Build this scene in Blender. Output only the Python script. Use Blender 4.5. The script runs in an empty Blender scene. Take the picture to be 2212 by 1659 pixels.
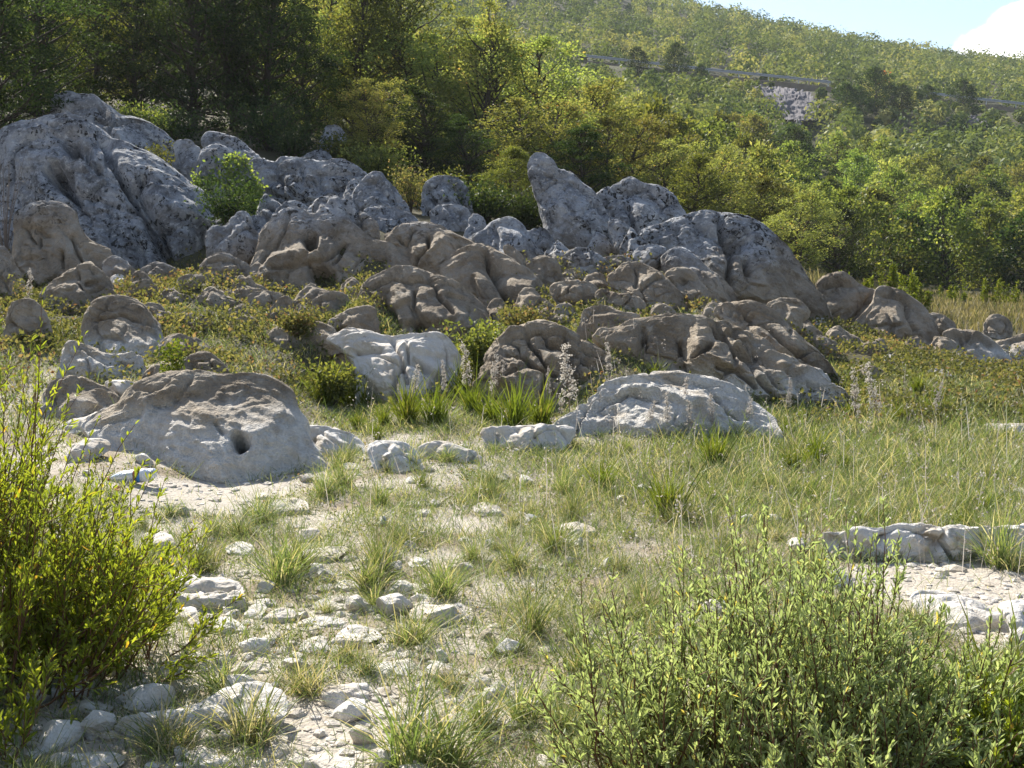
import bpy, math, numpy as np
from mathutils import Vector
rng = np.random.default_rng(7)
S = bpy.context.scene
COL = S.collection
# ------------------------------------------------------------------ camera geometry (picture frame 2212 x 1659)
F, CU, CV, HZ, EYE = 2372.0, 1106.0, 829.5, 560.0, 1.6
PITCH = math.atan((CV - HZ) / F)
CP, SP = math.cos(PITCH), math.sin(PITCH)

def rays(u, v):
    a = (np.asarray(u, float) - CU) / F; b = (CV - np.asarray(v, float)) / F
    return np.stack([a, CP + b * SP, -SP + b * CP], -1)

def at(u, v, D):
    """world point seen at picture position (u, v) whose forward distance is D metres"""
    d = rays(u, v); t = np.asarray(D, float) / d[..., 1]
    return d * t[..., None] + np.array([0, 0, EYE])

def pix(P):
    x, y, z = P[:, 0], P[:, 1], P[:, 2] - EYE
    f = np.maximum(y * CP - z * SP, 1e-3); up = y * SP + z * CP
    return np.stack([CU + F * x / f, CV - F * up / f], -1)

def inpoly(p, poly):
    x, y = p[:, 0], p[:, 1]; r = np.zeros(len(p), bool); n = len(poly)
    for i in range(n):
        x1, y1 = poly[i]; x2, y2 = poly[(i + 1) % n]
        if y1 == y2: continue
        c = ((y1 > y) != (y2 > y)) & (x < (x2 - x1) * (y - y1) / (y2 - y1) + x1)
        r ^= c
    return r

# ------------------------------------------------------------------ noise
def _h(x, y, z, s):
    h = (x * np.uint32(374761393) + y * np.uint32(668265263) + z * np.uint32(2246822519) + np.uint32((s * 3266489917) & 0xffffffff))
    h = (h ^ (h >> np.uint32(13))) * np.uint32(1274126177)
    h = (h ^ (h >> np.uint32(16))) * np.uint32(2654435761)
    return h ^ (h >> np.uint32(15))

def noise(P, seed=0):
    with np.errstate(over='ignore'):
        P = np.asarray(P, float); fl = np.floor(P); f = P - fl
        I = fl.astype(np.int64).astype(np.uint32); w = f * f * f * (f * (f * 6 - 15) + 10)
        out = 0
        for dx in (0, 1):
            for dy in (0, 1):
                for dz in (0, 1):
                    h = _h(I[:, 0] + np.uint32(dx), I[:, 1] + np.uint32(dy), I[:, 2] + np.uint32(dz), seed)
                    gx = (h & np.uint32(1023)) / 511.5 - 1; gy = ((h >> np.uint32(10)) & np.uint32(1023)) / 511.5 - 1
                    gz = ((h >> np.uint32(20)) & np.uint32(1023)) / 511.5 - 1
                    wt = (w[:, 0] if dx else 1 - w[:, 0]) * (w[:, 1] if dy else 1 - w[:, 1]) * (w[:, 2] if dz else 1 - w[:, 2])
                    out = out + wt * (gx * (f[:, 0] - dx) + gy * (f[:, 1] - dy) + gz * (f[:, 2] - dz))
        return out

def fbm(P, seed=0, o=4, g=.5):
    a, t, r = 1.0, 0, 0
    for k in range(o):
        r = r + a * noise(P * 2.03 ** k + k * 17.3, seed + k); t += a; a *= g
    return r / t * 1.5

def ridged(P, seed=0, o=3):
    a, t, r = 1.0, 0, 0
    for k in range(o):
        r = r + a * (1 - np.abs(noise(P * 2.1 ** k + k * 9.1, seed + k)) * 2.2); t += a; a *= .5
    return r / t

def worley_edge(P, seed=0):
    """F2 - F1 of a jittered cell noise: near 0 along cell borders (cracks)"""
    with np.errstate(over='ignore'):
        fl = np.floor(P); I = fl.astype(np.int64); f1 = np.full(len(P), 9.); f2 = np.full(len(P), 9.)
        for dx in (-1, 0, 1):
            for dy in (-1, 0, 1):
                for dz in (-1, 0, 1):
                    J = (I + np.array([dx, dy, dz])); U = J.astype(np.uint32)
                    h = _h(U[:, 0], U[:, 1], U[:, 2], seed)
                    q = np.stack([(h & np.uint32(1023)) / 1023., ((h >> np.uint32(10)) & np.uint32(1023)) / 1023., ((h >> np.uint32(20)) & np.uint32(1023)) / 1023.], -1)
                    d = np.linalg.norm(J + q - P, axis=1)
                    f2 = np.where(d < f1, f1, np.minimum(f2, d)); f1 = np.minimum(f1, d)
        return f2 - f1

# ------------------------------------------------------------------ mesh helpers
def new_obj(name, verts, faces, mat=None, parent=None, smooth=False, tint=None, origin=None):
    """faces: list of int arrays (M, k)"""
    verts = np.asarray(verts, np.float32)
    if origin is not None: verts = verts - np.asarray(origin, np.float32)
    me = bpy.data.meshes.new(name)
    faces = [np.asarray(f, np.int32) for f in faces if len(f)]
    nl = sum(f.size for f in faces); nf = sum(len(f) for f in faces)
    me.vertices.add(len(verts)); me.vertices.foreach_set('co', verts.ravel())
    me.loops.add(nl); me.loops.foreach_set('vertex_index', np.concatenate([f.ravel() for f in faces]))
    me.polygons.add(nf)
    tot = np.concatenate([np.full(len(f), f.shape[1], np.int32) for f in faces])
    me.polygons.foreach_set('loop_start', np.concatenate([[0], np.cumsum(tot)[:-1]]).astype(np.int32))
    me.polygons.foreach_set('loop_total', tot)
    me.polygons.foreach_set('use_smooth', np.full(nf, smooth))
    if tint is not None:
        a = me.attributes.new('tint', 'FLOAT', 'POINT'); a.data.foreach_set('value', np.asarray(tint, np.float32))
    me.update(calc_edges=True)
    if mat: me.materials.append(mat)
    o = bpy.data.objects.new(name, me); COL.objects.link(o)
    if origin is not None: o.location = [float(c) for c in origin]
    if parent: o.parent = parent
    return o

def tag(o, label=None, cat=None, group=None, kind=None):
    for k, v in (('label', label), ('category', cat), ('group', group), ('kind', kind)):
        if v: o[k] = v
    return o

def empty(name, loc, label, cat, group=None):
    o = bpy.data.objects.new(name, None); COL.objects.link(o); o.location = [float(c) for c in loc]
    o.empty_display_size = .1
    return tag(o, label, cat, group)

def dup(root, loc, rz=0, sc=1.0, label=None, group=None):
    r = root.copy(); COL.objects.link(r); r.location = [float(c) for c in loc]; r.rotation_euler = (0, 0, rz); r.scale = (sc, sc, sc)
    if label: r['label'] = label
    if group: r['group'] = group
    for ch in list(root.children):
        c = ch.copy(); COL.objects.link(c); c.parent = r
    return r

class MB:
    def __init__(s): s.v = []; s.f = {}; s.t = []; s.n = 0
    def add(s, v, f, t=None):
        v = np.asarray(v, float).reshape(-1, 3); f = np.asarray(f, int)
        s.v.append(v); s.f.setdefault(f.shape[1], []).append(f + s.n); s.n += len(v)
        s.t.append(np.full(len(v), .5) if t is None else np.broadcast_to(np.asarray(t, float), (len(v),)))
    def tube(s, pts, rad, k=5, t=None):
        pts = np.asarray(pts, float); n = len(pts); rad = np.broadcast_to(rad, (n,))
        tg = np.gradient(pts, axis=0); tg /= np.linalg.norm(tg, axis=1)[:, None] + 1e-9
        ref = np.array([0, 0, 1.]) if abs(tg[0][2]) < .9 else np.array([1., 0, 0])
        a = np.cross(tg, ref); a /= np.linalg.norm(a, axis=1)[:, None] + 1e-9; b = np.cross(tg, a)
        an = np.linspace(0, 2 * math.pi, k, endpoint=False)
        v = pts[:, None] + rad[:, None, None] * (np.cos(an)[None, :, None] * a[:, None] + np.sin(an)[None, :, None] * b[:, None])
        i = np.arange(n - 1)[:, None] * k + np.arange(k)[None]; j = np.arange(n - 1)[:, None] * k + (np.arange(k)[None] + 1) % k
        s.add(v.reshape(-1, 3), np.stack([i, j, j + k, i + k], -1).reshape(-1, 4), t)
    def build(s, name, mat, parent=None, smooth=False, origin=None):
        return new_obj(name, np.concatenate(s.v), [np.concatenate(x) for x in s.f.values()], mat, parent, smooth, np.concatenate(s.t), origin)

def unit(v): return v / (np.linalg.norm(v, axis=-1, keepdims=True) + 1e-9)

def leaf_quads(mb, C, d, L, W, tint, bend=0.0):
    """diamond leaves: base C, direction d, length L, width W"""
    n = len(C); d = unit(d); r = unit(np.cross(d, unit(rng.normal(size=(n, 3)))))
    up = np.cross(r, d)
    L = np.broadcast_to(L, (n,))[:, None]; W = np.broadcast_to(W, (n,))[:, None]
    m = C + d * L * .45
    v = np.stack([C, m + r * W / 2 + up * W * bend, C + d * L, m - r * W / 2 + up * W * bend], 1).reshape(-1, 3)
    mb.add(v, np.arange(n * 4).reshape(n, 4), np.repeat(np.broadcast_to(tint, (n,)), 4))

def clump_quads(mb, C, nrm, size, tint):
    n = len(C); nrm = unit(nrm); r = unit(np.cross(nrm, rng.normal(size=(n, 3)))); t = np.cross(nrm, r); size = np.broadcast_to(size, (n,))[:, None]
    v = np.stack([C - r * size, C - t * size * .55, C + r * size, C + t * size * .55], 1).reshape(-1, 3)
    mb.add(v, np.arange(n * 4).reshape(n, 4), np.repeat(np.broadcast_to(tint, (n,)), 4))

def lance_leaves(mb, C, d, L, W, tint):
    """long willow leaves, folded along the midrib"""
    n = len(C); d = unit(d); r = unit(np.cross(d, unit(rng.normal(size=(n, 3)) * .7 + np.array([0, 0, 1])))); up = np.cross(r, d)
    L = np.broadcast_to(L, (n,))[:, None]; W = np.broadcast_to(W, (n,))[:, None]; k = rng.uniform(-.12, .25, (n, 1))
    tip = C + d * L - up * L * k
    p1 = C + d * L * .33; p2 = C + d * L * .72 - up * L * k * .45
    v = np.stack([C, p1 + r * W * .42 + up * W * .15, p2 + r * W * .5 + up * W * .15, tip, p2 - r * W * .5 + up * W * .15, p1 - r * W * .42 + up * W * .15], 1).reshape(-1, 3)
    b = np.arange(n)[:, None] * 6
    mb.add(v, np.concatenate([b + np.array([[0, 1, 2, 3]]), b + np.array([[0, 3, 4, 5]])]), np.repeat(np.broadcast_to(tint, (n,)), 6))

def blades(mb, B, L, W, lean, tint, droop=.5):
    """curved grass blades rooted at B"""
    n = len(B); az = rng.uniform(0, 2 * math.pi, n); h = np.stack([np.cos(az), np.sin(az), 0 * az], -1)
    sd = np.stack([-np.sin(az), np.cos(az), 0 * az], -1)
    tw = rng.uniform(0, math.pi, n)[:, None]; sd = sd * np.cos(tw) + h * np.sin(tw)
    L = np.broadcast_to(L, (n,))[:, None]; W = np.broadcast_to(W, (n,))[:, None]; lean = np.broadcast_to(lean, (n,))[:, None]
    dr = rng.uniform(.2, 1, (n, 1)) * droop; z = np.array([0, 0, 1.])
    rows = []
    for s, w in ((0, 1), (.4, .95), (.75, .65), (1, .08)):
        p = B + h * L * (lean * s + dr * s * s * .55) + z * L * (s * np.sqrt(np.maximum(1 - lean ** 2, .2)) - dr * s ** 2.4 * .45)
        rows += [p - sd * W * w / 2, p + sd * W * w / 2]
    v = np.stack(rows, 1).reshape(-1, 3); b = np.arange(n)[:, None] * 8
    mb.add(v, np.concatenate([b + np.array([[k, k + 1, k + 3, k + 2]]) for k in (0, 2, 4)]), np.repeat(np.broadcast_to(tint, (n,)), 8))

# ------------------------------------------------------------------ materials
def mat_new(name):
    m = bpy.data.materials.new(name); m.use_nodes = True; nt = m.node_tree; nt.nodes.clear()
    return m, nt

class NT:
    def __init__(s, nt): s.nt = nt
    def n(s, t, **kw):
        nd = s.nt.nodes.new(t)
        for k, v in kw.items():
            if k == 'inp':
                for i, x in v.items():
                    if hasattr(x, 'is_output'): s.nt.links.new(x, nd.inputs[i])
                    else: nd.inputs[i].default_value = x
            else: setattr(nd, k, v)
        return nd
    def math(s, op, a, b=0.0, c=0.0, clamp=False):
        return s.n('ShaderNodeMath', operation=op, use_clamp=clamp, inp={0: a, 1: b, 2: c}).outputs[0]
    def mix(s, f, a, b, mode='MIX'):
        nd = s.n('ShaderNodeMix', data_type='RGBA', blend_type=mode, inp={0: f, 6: a, 7: b}); return nd.outputs[2]
    def noise(s, vec, sc, det=4, rough=.55, dist=0.0):
        return s.n('ShaderNodeTexNoise', inp={'Vector': vec, 'Scale': sc, 'Detail': det, 'Roughness': rough, 'Distortion': dist}).outputs[0]
    def ramp(s, f, *st):
        nd = s.n('ShaderNodeValToRGB', inp={0: f}); e = nd.color_ramp.elements
        while len(e) < len(st): e.new(.5)
        for el, (p, c) in zip(e, st): el.position = p; el.color = c if len(c) == 4 else (*c, 1)
        return nd.outputs[0]
    def step(s, x, lo, hi):
        return s.n('ShaderNodeMapRange', interpolation_type='SMOOTHSTEP', inp={0: x, 1: lo, 2: hi, 3: 0.0, 4: 1.0}).outputs[0]

def rgb(r, g, b): return (r, g, b, 1)

def rock_material():
    m, nt = mat_new('limestone'); N = NT(nt)
    geo = N.n('ShaderNodeNewGeometry'); P = geo.outputs['Position']
    z = N.n('ShaderNodeSeparateXYZ', inp={0: P}).outputs[2]
    big = N.noise(P, .55, 3); mid = N.noise(P, 2.3, 5, .6); fine = N.noise(P, 14, 5, .65); grain = N.noise(P, 60, 3, .6)
    # old water lines: bleached below, brown silt film between, grey lichen-grown rock above
    oc = N.n('ShaderNodeSeparateColor', inp={0: N.n('ShaderNodeObjectInfo').outputs['Color']})
    zz = N.math('ADD', N.math('SUBTRACT', z, oc.outputs[1]), N.math('MULTIPLY', N.math('SUBTRACT', mid, .5), .9))
    zz = N.math('ADD', zz, N.math('MULTIPLY', N.math('SUBTRACT', big, .5), 1.2))
    w_up = N.step(zz, 1.30, 2.0)
    wl = N.n('ShaderNodeSeparateColor', inp={0: N.n('ShaderNodeObjectInfo').outputs['Color']}).outputs[0]
    z2 = N.math('ADD', N.math('SUBTRACT', z, wl), N.math('MULTIPLY', N.math('SUBTRACT', mid, .5), .55))
    w_lo = N.math('SUBTRACT', 1.0, N.step(z2, -.13, .13), clamp=True)
    white = N.mix(N.step(fine, .35, .7), rgb(.50, .47, .42), rgb(.66, .63, .58))
    white = N.mix(N.step(mid, .52, .72), white, rgb(.46, .39, .30))
    tan = N.mix(N.step(mid, .3, .7), rgb(.21, .168, .12), rgb(.385, .32, .24))
    tan = N.mix(N.math('MULTIPLY', N.step(fine, .5, .72), .45), tan, rgb(.36, .325, .27))
    grey = N.mix(N.step(mid, .32, .66), rgb(.185, .19, .20), rgb(.40, .405, .415))
    grey = N.mix(N.math('MULTIPLY', N.step(fine, .52, .66), .7), grey, rgb(.56, .56, .555))
    # streaks running down the faces
    mp = N.n('ShaderNodeMapping', inp={0: P, 3: (5, 5, .7)})
    st = N.noise(mp.outputs[0], 1.0, 4, .6)
    grey = N.mix(N.math('MULTIPLY', N.step(st, .55, .75), .5), grey, rgb(.13, .135, .15))
    tan = N.mix(N.math('MULTIPLY', N.step(st, .55, .8), .4), tan, rgb(.15, .118, .085))
    blot = N.noise(P, 4.3, 6, .72, .8)
    tan = N.mix(N.math('MULTIPLY', N.step(blot, .54, .66), .65), tan, rgb(.14, .108, .076)); tan = N.mix(N.math('MULTIPLY', N.step(blot, .47, .36), .5), tan, rgb(.42, .385, .325))
    grey = N.mix(N.math('MULTIPLY', N.step(blot, .52, .64), .6), grey, rgb(.10, .102, .11)); grey = N.mix(N.math('MULTIPLY', N.step(blot, .46, .34), .6), grey, rgb(.55, .555, .55))
    white = N.mix(N.math('MULTIPLY', N.step(blot, .56, .70), .4), white, rgb(.36, .31, .24))
    # black lichen in pits
    vor = N.n('ShaderNodeTexVoronoi', inp={'Vector': N.n('ShaderNodeVectorMath', operation='ADD', inp={0: P, 1: N.n('ShaderNodeTexNoise', inp={'Vector': P, 'Scale': 5.0, 'Detail': 4.0}).outputs[1]}).outputs[0], 'Scale': 5.5})
    pit = N.math('SUBTRACT', 1.0, N.step(vor.outputs['Distance'], .16, .36))
    lich = N.math('MULTIPLY', pit, N.step(N.noise(P, 1.7, 4, .6), .43, .56))
    lich2 = N.step(N.noise(P, 8.0, 5, .7, .6), .565, .63)
    lich = N.math('MULTIPLY', N.math('MAXIMUM', lich, N.math('MULTIPLY', lich2, N.step(N.noise(P, 1.1, 3), .38, .55))), N.step(N.noise(P, .9, 2), .26, .50))
    grey = N.mix(lich, grey, rgb(.02, .021, .024))
    c = N.mix(w_up, tan, grey)
    c = N.mix(N.math('MULTIPLY', lich, N.math('MULTIPLY', N.step(zz, .9, 1.7), .6)), c, rgb(.05, .047, .042))
    c = N.mix(w_lo, c, white)
    c = N.mix(.55, c, N.mix(grain, rgb(.45, .45, .45), rgb(1.5, 1.5, 1.5)), 'MULTIPLY')
    hgt = N.math('ADD', N.math('MULTIPLY', fine, .6), N.math('MULTIPLY', grain, .28))
    hgt = N.math('SUBTRACT', hgt, N.math('MULTIPLY', lich, N.math('MULTIPLY', w_up, .35)))
    hgt = N.math('ADD', hgt, N.math('MULTIPLY', st, .5))
    bump = N.n('ShaderNodeBump', inp={'Strength': 1.0, 'Distance': .09, 'Height': hgt})
    b = N.n('ShaderNodeBsdfPrincipled', inp={'Base Color': c, 'Roughness': .92, 'Normal': bump.outputs[0]})
    b.inputs['Specular IOR Level'].default_value = .25
    o = N.n('ShaderNodeOutputMaterial', inp={0: b.outputs[0]})
    return m

def stone_material():
    m, nt = mat_new('bleached_stone'); N = NT(nt)
    geo = N.n('ShaderNodeNewGeometry'); P = geo.outputs['Position']
    mid = N.noise(P, 5, 5, .6); fine = N.noise(P, 28, 5, .65); grain = N.noise(P, 120, 3, .6)
    rnd = N.n('ShaderNodeObjectInfo').outputs['Random']
    base = N.mix(rnd, rgb(.50, .45, .385), rgb(.63, .60, .555))
    c = N.mix(N.step(mid, .45, .72), base, rgb(.40, .335, .25))
    c = N.mix(N.math('MULTIPLY', N.step(fine, .5, .7), .5), c, rgb(.68, .66, .62))
    c = N.mix(N.math('MULTIPLY', N.step(N.noise(P, 11, 4, .7), .60, .70), .55), c, rgb(.22, .19, .15))
    c = N.mix(.4, c, N.mix(grain, rgb(.5, .5, .5), rgb(1.45, 1.45, 1.45)), 'MULTIPLY')
    h = N.math('ADD', N.math('MULTIPLY', fine, .6), N.math('MULTIPLY', grain, .25))
    bump = N.n('ShaderNodeBump', inp={'Strength': .8, 'Distance': .025, 'Height': h})
    b = N.n('ShaderNodeBsdfPrincipled', inp={'Base Color': c, 'Roughness': .9, 'Normal': bump.outputs[0]})
    b.inputs['Specular IOR Level'].default_value = .25
    N.n('ShaderNodeOutputMaterial', inp={0: b.outputs[0]})
    return m

def leaf_material(name, stops, trans=.45, objvar=.25, spec=.06, tboost=(1.25, 1.2, .6)):
    m, nt = mat_new(name); N = NT(nt)
    t = N.n('ShaderNodeAttribute', attribute_name='tint').outputs['Fac']
    c = N.ramp(t, *stops)
    rnd = N.n('ShaderNodeObjectInfo').outputs['Random']
    hsv = N.n('ShaderNodeHueSaturation', inp={'Hue': N.math('ADD', .5 - objvar * .06, N.math('MULTIPLY', rnd, objvar * .12)), 'Value': N.math('ADD', 1 - objvar, N.math('MULTIPLY', rnd, objvar * 2)), 'Color': c}).outputs[0]
    d = N.n('ShaderNodeBsdfDiffuse', inp={0: hsv})
    tc = N.mix(1.0, hsv, rgb(*tboost), 'MULTIPLY')
    tr = N.n('ShaderNodeBsdfTranslucent', inp={0: tc})
    g = N.n('ShaderNodeBsdfGlossy', inp={0: rgb(.8, .8, .8), 'Roughness': .45})
    a = N.n('ShaderNodeMixShader', inp={0: trans, 1: d.outputs[0], 2: tr.outputs[0]})
    b = N.n('ShaderNodeMixShader', inp={0: spec, 1: a.outputs[0], 2: g.outputs[0]})
    N.n('ShaderNodeOutputMaterial', inp={0: b.outputs[0]})
    return m

def plain(name, col, rough=.7, spec=.3, metal=0.0, var=.25, sc=30.0):
    m, nt = mat_new(name); N = NT(nt)
    P = N.n('ShaderNodeNewGeometry').outputs['Position']; f = N.noise(P, sc, 4, .6)
    c = N.mix(f, tuple(x * (1 - var) for x in col) + (1,), tuple(min(1, x * (1 + var)) for x in col) + (1,))
    b = N.n('ShaderNodeBsdfPrincipled', inp={'Base Color': c, 'Roughness': rough, 'Metallic': metal}); b.inputs['Specular IOR Level'].default_value = spec
    N.n('ShaderNodeOutputMaterial', inp={0: b.outputs[0]})
    return m

def ground_material():
    m, nt = mat_new('ground'); N = NT(nt)
    P = N.n('ShaderNodeNewGeometry').outputs['Position']
    xyz = N.n('ShaderNodeSeparateXYZ', inp={0: P}); y = xyz.outputs[1]; z = xyz.outputs[2]; x = xyz.outputs[0]
    big = N.noise(P, .5, 4, .6); mid = N.noise(P, 2.2, 5, .6); fine = N.noise(P, 22, 5, .65); grain = N.noise(P, 90, 3, .65)
    vor = N.n('ShaderNodeTexVoronoi', inp={'Vector': P, 'Scale': 75.0}); cell = vor.outputs['Color']
    cv = N.n('ShaderNodeSeparateColor', inp={0: cell}).outputs[0]
    gravel = N.mix(N.math('ADD', N.math('MULTIPLY', cv, .35), N.math('MULTIPLY', fine, .65)), rgb(.30, .255, .20), rgb(.56, .515, .45))
    gravel = N.mix(N.step(fine, .5, .75), gravel, rgb(.36, .30, .235))
    soil = N.mix(fine, rgb(.17, .13, .09), rgb(.33, .275, .20))
    green = N.mix(fine, rgb(.07, .075, .035), rgb(.17, .16, .08))
    flat = N.mix(N.step(mid, .44, .62), gravel, soil)
    right = N.step(N.math('ADD', N.math('SUBTRACT', x, N.math('MULTIPLY', y, .05)), N.math('MULTIPLY', big, 3.0)), .6, 3.2)
    flat = N.mix(N.math('MULTIPLY', right, .7), flat, soil)
    pale = N.n('ShaderNodeAttribute', attribute_name='tint').outputs['Fac']; flat = N.mix(N.math('MULTIPLY', pale, .9), flat, gravel)
    far = N.step(N.math('ADD', y, N.math('MULTIPLY', mid, 5.0)), 10.5, 15.0)
    c = N.mix(far, flat, N.mix(mid, rgb(.075, .058, .036), N.mix(.5, green, rgb(.05, .05, .025))))
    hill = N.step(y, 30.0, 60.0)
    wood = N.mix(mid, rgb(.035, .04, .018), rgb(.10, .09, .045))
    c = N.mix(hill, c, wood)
    c = N.mix(.5, c, N.mix(grain, rgb(.5, .5, .5), rgb(1.45, 1.45, 1.45)), 'MULTIPLY')
    h = N.math('ADD', N.math('MULTIPLY', vor.outputs['Distance'], -.2), fine)
    bump = N.n('ShaderNodeBump', inp={'Strength': .8, 'Distance': .02, 'Height': h})
    b = N.n('ShaderNodeBsdfPrincipled', inp={'Base Color': c, 'Roughness': .95, 'Normal': bump.outputs[0]}); b.inputs['Specular IOR Level'].default_value = .15
    N.n('ShaderNodeOutputMaterial', inp={0: b.outputs[0]})
    return m
REG = {'A': (0, 170.7, 1/3), 'B': (546.1, 298.7, 1/3), 'C': (1092.3, 298.7, 1/3), 'E': (1474.7, 512, 1/3), 'F': (0, 682.7, 1/3),
       'H': (737.3, 682.7, 1/3), 'G': (256, 1024, .3826), 'W': (1194.7, 1024, .4599), 'L': (0, 1024, .3827), 'M': (0, 0, 1)}

def P2(reg, s):
    ox, oy, k = REG[reg]
    return [(ox + float(a.split(',')[0]) * k, oy + float(a.split(',')[1]) * k) for a in s.split()]

# (name, category, label, region, outline, distance of its foot or None = on the flat, lean back, thickness factor, options)
R = []
def rk(name, cat, label, reg, out, D=None, lean=.5, T=.5, **o): R.append((name, cat, label, P2(reg, out), D, lean, T, dict(o, reg=reg)))
B_ = 'limestone_boulder'; S_ = 'limestone_stone'; K_ = 'limestone_slab'

# --- grey lichen-grown rocks along the foot of the wood
rk(B_, 'boulder', 'knobbly dark grey boulder showing behind the dome of the giant boulder, under the dark trees', 'A', '350,100 400,95 470,75 500,95 560,90 630,100 680,150 740,190 790,230 860,235 960,280 1040,340 1100,430 1120,520 1060,640 700,640 500,420 330,330 340,250', 22, cr=['500,180 620,140 700,250', '620,260 760,300 900,290'])
rk(B_, 'boulder', 'giant grey domed boulder with deep gullies, the biggest rock of the outcrop', 'A', '30,360 60,340 130,305 240,290 330,255 430,240 510,250 590,290 660,340 720,390 800,420 900,465 960,470 1040,530 1130,590 1190,660 1215,700 1270,720 1310,800 1340,880 1400,930 1440,980 1480,1060 1500,1200 1300,1280 1000,1290 600,1250 200,1150 60,1000 20,700', 17, lean=.65, T=.45,
   cr=['640,370 690,430 730,500 760,560 830,650 880,740', '870,640 930,740 980,840 1040,920 1100,960', '760,560 830,700 930,850 960,960 1010,1060 1060,1130 1110,1220', '1040,930 1060,1050 1110,1200', '300,600 400,690 470,760', '1330,960 1345,1080 1340,1180', '860,800 950,850 1000,960'], holes=['470,430,60', '380,640,80', '830,800,26', '350,560,40', '560,470,40', '640,560,34', '930,620,40'], cw=13, cd=.32, hd=.5, rough=1.4)
rk(B_, 'boulder', 'small upright grey knob with a curled tip at the right foot of the giant boulder', 'A', '1500,900 1560,850 1610,870 1640,930 1650,980 1700,1020 1720,1100 1640,1300 1450,1300 1340,1110 1350,980 1400,940 1450,970', 16)
rk(B_, 'boulder', 'narrow grey boulder wedged between the giant boulder and the vine-hung boulder', 'A', '1130,420 1180,390 1230,390 1290,440 1330,520 1330,700 1250,740 1150,560', 20)
rk(B_, 'boulder', 'grey egg-shaped boulder half hidden by a yellow-green creeper', 'A', '1300,480 1360,440 1420,425 1490,445 1560,510 1610,580 1650,660 1670,780 1640,900 1400,920 1280,700', 18.5)
rk(B_, 'boulder', 'low grey ridge of rock just above the vine-hung boulder, by the dark shrubs', 'A', '1310,380 1360,340 1430,350 1520,370 1580,410 1610,450 1680,490 1700,560 1640,620 1500,560 1340,480', 21)
rk(B_, 'boulder', 'wide blocky dark grey boulder with a level top and level cracks', 'B', '-30,200 10,140 60,120 150,160 200,125 330,130 450,150 560,140 640,170 720,230 740,330 660,450 380,460 200,430 60,520 0,500', 19.5, cr=['200,200 330,230 440,235 560,240 680,230', '330,290 440,330 560,340', '150,160 170,250 190,330', '60,330 200,380 400,400', '430,240 440,300 480,380'], cw=7, cd=.1, rough=1.3)
rk(B_, 'boulder', 'grey cone-shaped boulder with a stepped pointed top in the middle of the upper row', 'B', '640,400 690,300 730,240 790,205 840,230 870,270 930,330 970,400 1010,470 980,560 700,520', 18.5, cr=['720,290 790,275 850,260', '880,380 930,440 990,500'], cw=6, cd=.08)
rk(B_, 'boulder', 'round-headed grey boulder directly below the shaded middle trees', 'B', '1110,300 1160,250 1230,230 1310,245 1370,300 1400,380 1400,470 1250,520 1130,480 1100,400', 20, cr=['1120,360 1200,430 1280,400'])
rk(B_, 'boulder', 'squat dark grey boulder under the round-headed boulder, hollow beneath', 'B', '1140,500 1190,440 1260,425 1350,430 1400,470 1410,560 1350,600 1200,600', 18, lean=.2)
rk(B_, 'boulder', 'slim grey stone standing at the foot of the shaded middle trees', 'B', '1410,490 1450,480 1500,520 1520,600 1440,650 1390,640', 17.5)
rk(B_, 'boulder', 'twin-humped grey boulder below and left of the tall pinnacle', 'B', '1500,600 1540,540 1620,500 1700,510 1750,560 1780,600 1830,585 1890,600 1940,660 1990,750 1990,830 1800,900 1600,850 1500,740 1420,640', 16.5, cr=['1780,600 1840,660 1900,720', '1540,560 1590,640 1580,720'])
rk(B_, 'boulder', 'small grey hump behind the left shoulder of the big tan arch-shaped boulder', 'B', '140,480 200,420 260,395 330,420 370,470 350,540 200,560', 17.5)
rk(B_, 'boulder', 'tall narrow grey pinnacle rising against the trees, the highest point of the middle', 'C', '170,130 210,95 260,90 310,130 340,200 400,215 450,240 500,300 560,360 610,440 640,520 660,580 700,640 760,700 790,760 700,860 500,860 350,800 275,640 240,480 200,330 166,215', 17.5, T=.42, cr=['250,230 330,240 400,230', '480,300 560,400 620,500', '640,640 720,760'], cy=.58)
rk(B_, 'boulder', 'lumpy grey boulder with a small cap, between the pinnacle and the big right-hand dome', 'C', '590,390 640,330 740,300 780,250 830,240 880,290 930,300 1000,320 1080,380 1130,440 1160,500 1100,600 900,700 780,720 680,600', 18.5, cr=['700,330 800,350 930,320', '780,450 830,560 850,640', '930,330 1010,370 1070,420'])
rk(B_, 'boulder', 'small grey black-spotted boulder tucked at the right foot of the pinnacle', 'C', '660,540 720,520 780,550 820,640 830,710 770,760 700,680', 16.5)
rk(B_, 'boulder', 'big grey and tan dome with a long vertical cleft, the largest rock on the right', 'C', '900,650 900,600 960,570 1060,530 1180,500 1250,470 1330,455 1400,480 1480,490 1570,520 1660,570 1740,640 1820,720 1870,800 1920,880 1970,970 2010,1050 2030,1110 1950,1180 1700,1160 1450,1120 1200,1000 1000,850 920,740', 16.5, lean=.55, T=.5, cr=['1400,500 1400,580 1430,660 1470,740 1450,850 1445,960 1460,1040', '1430,640 1520,690', '1060,560 1110,600', '1560,780 1570,880'], cw=13, cd=.36, rough=1.3)
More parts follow.
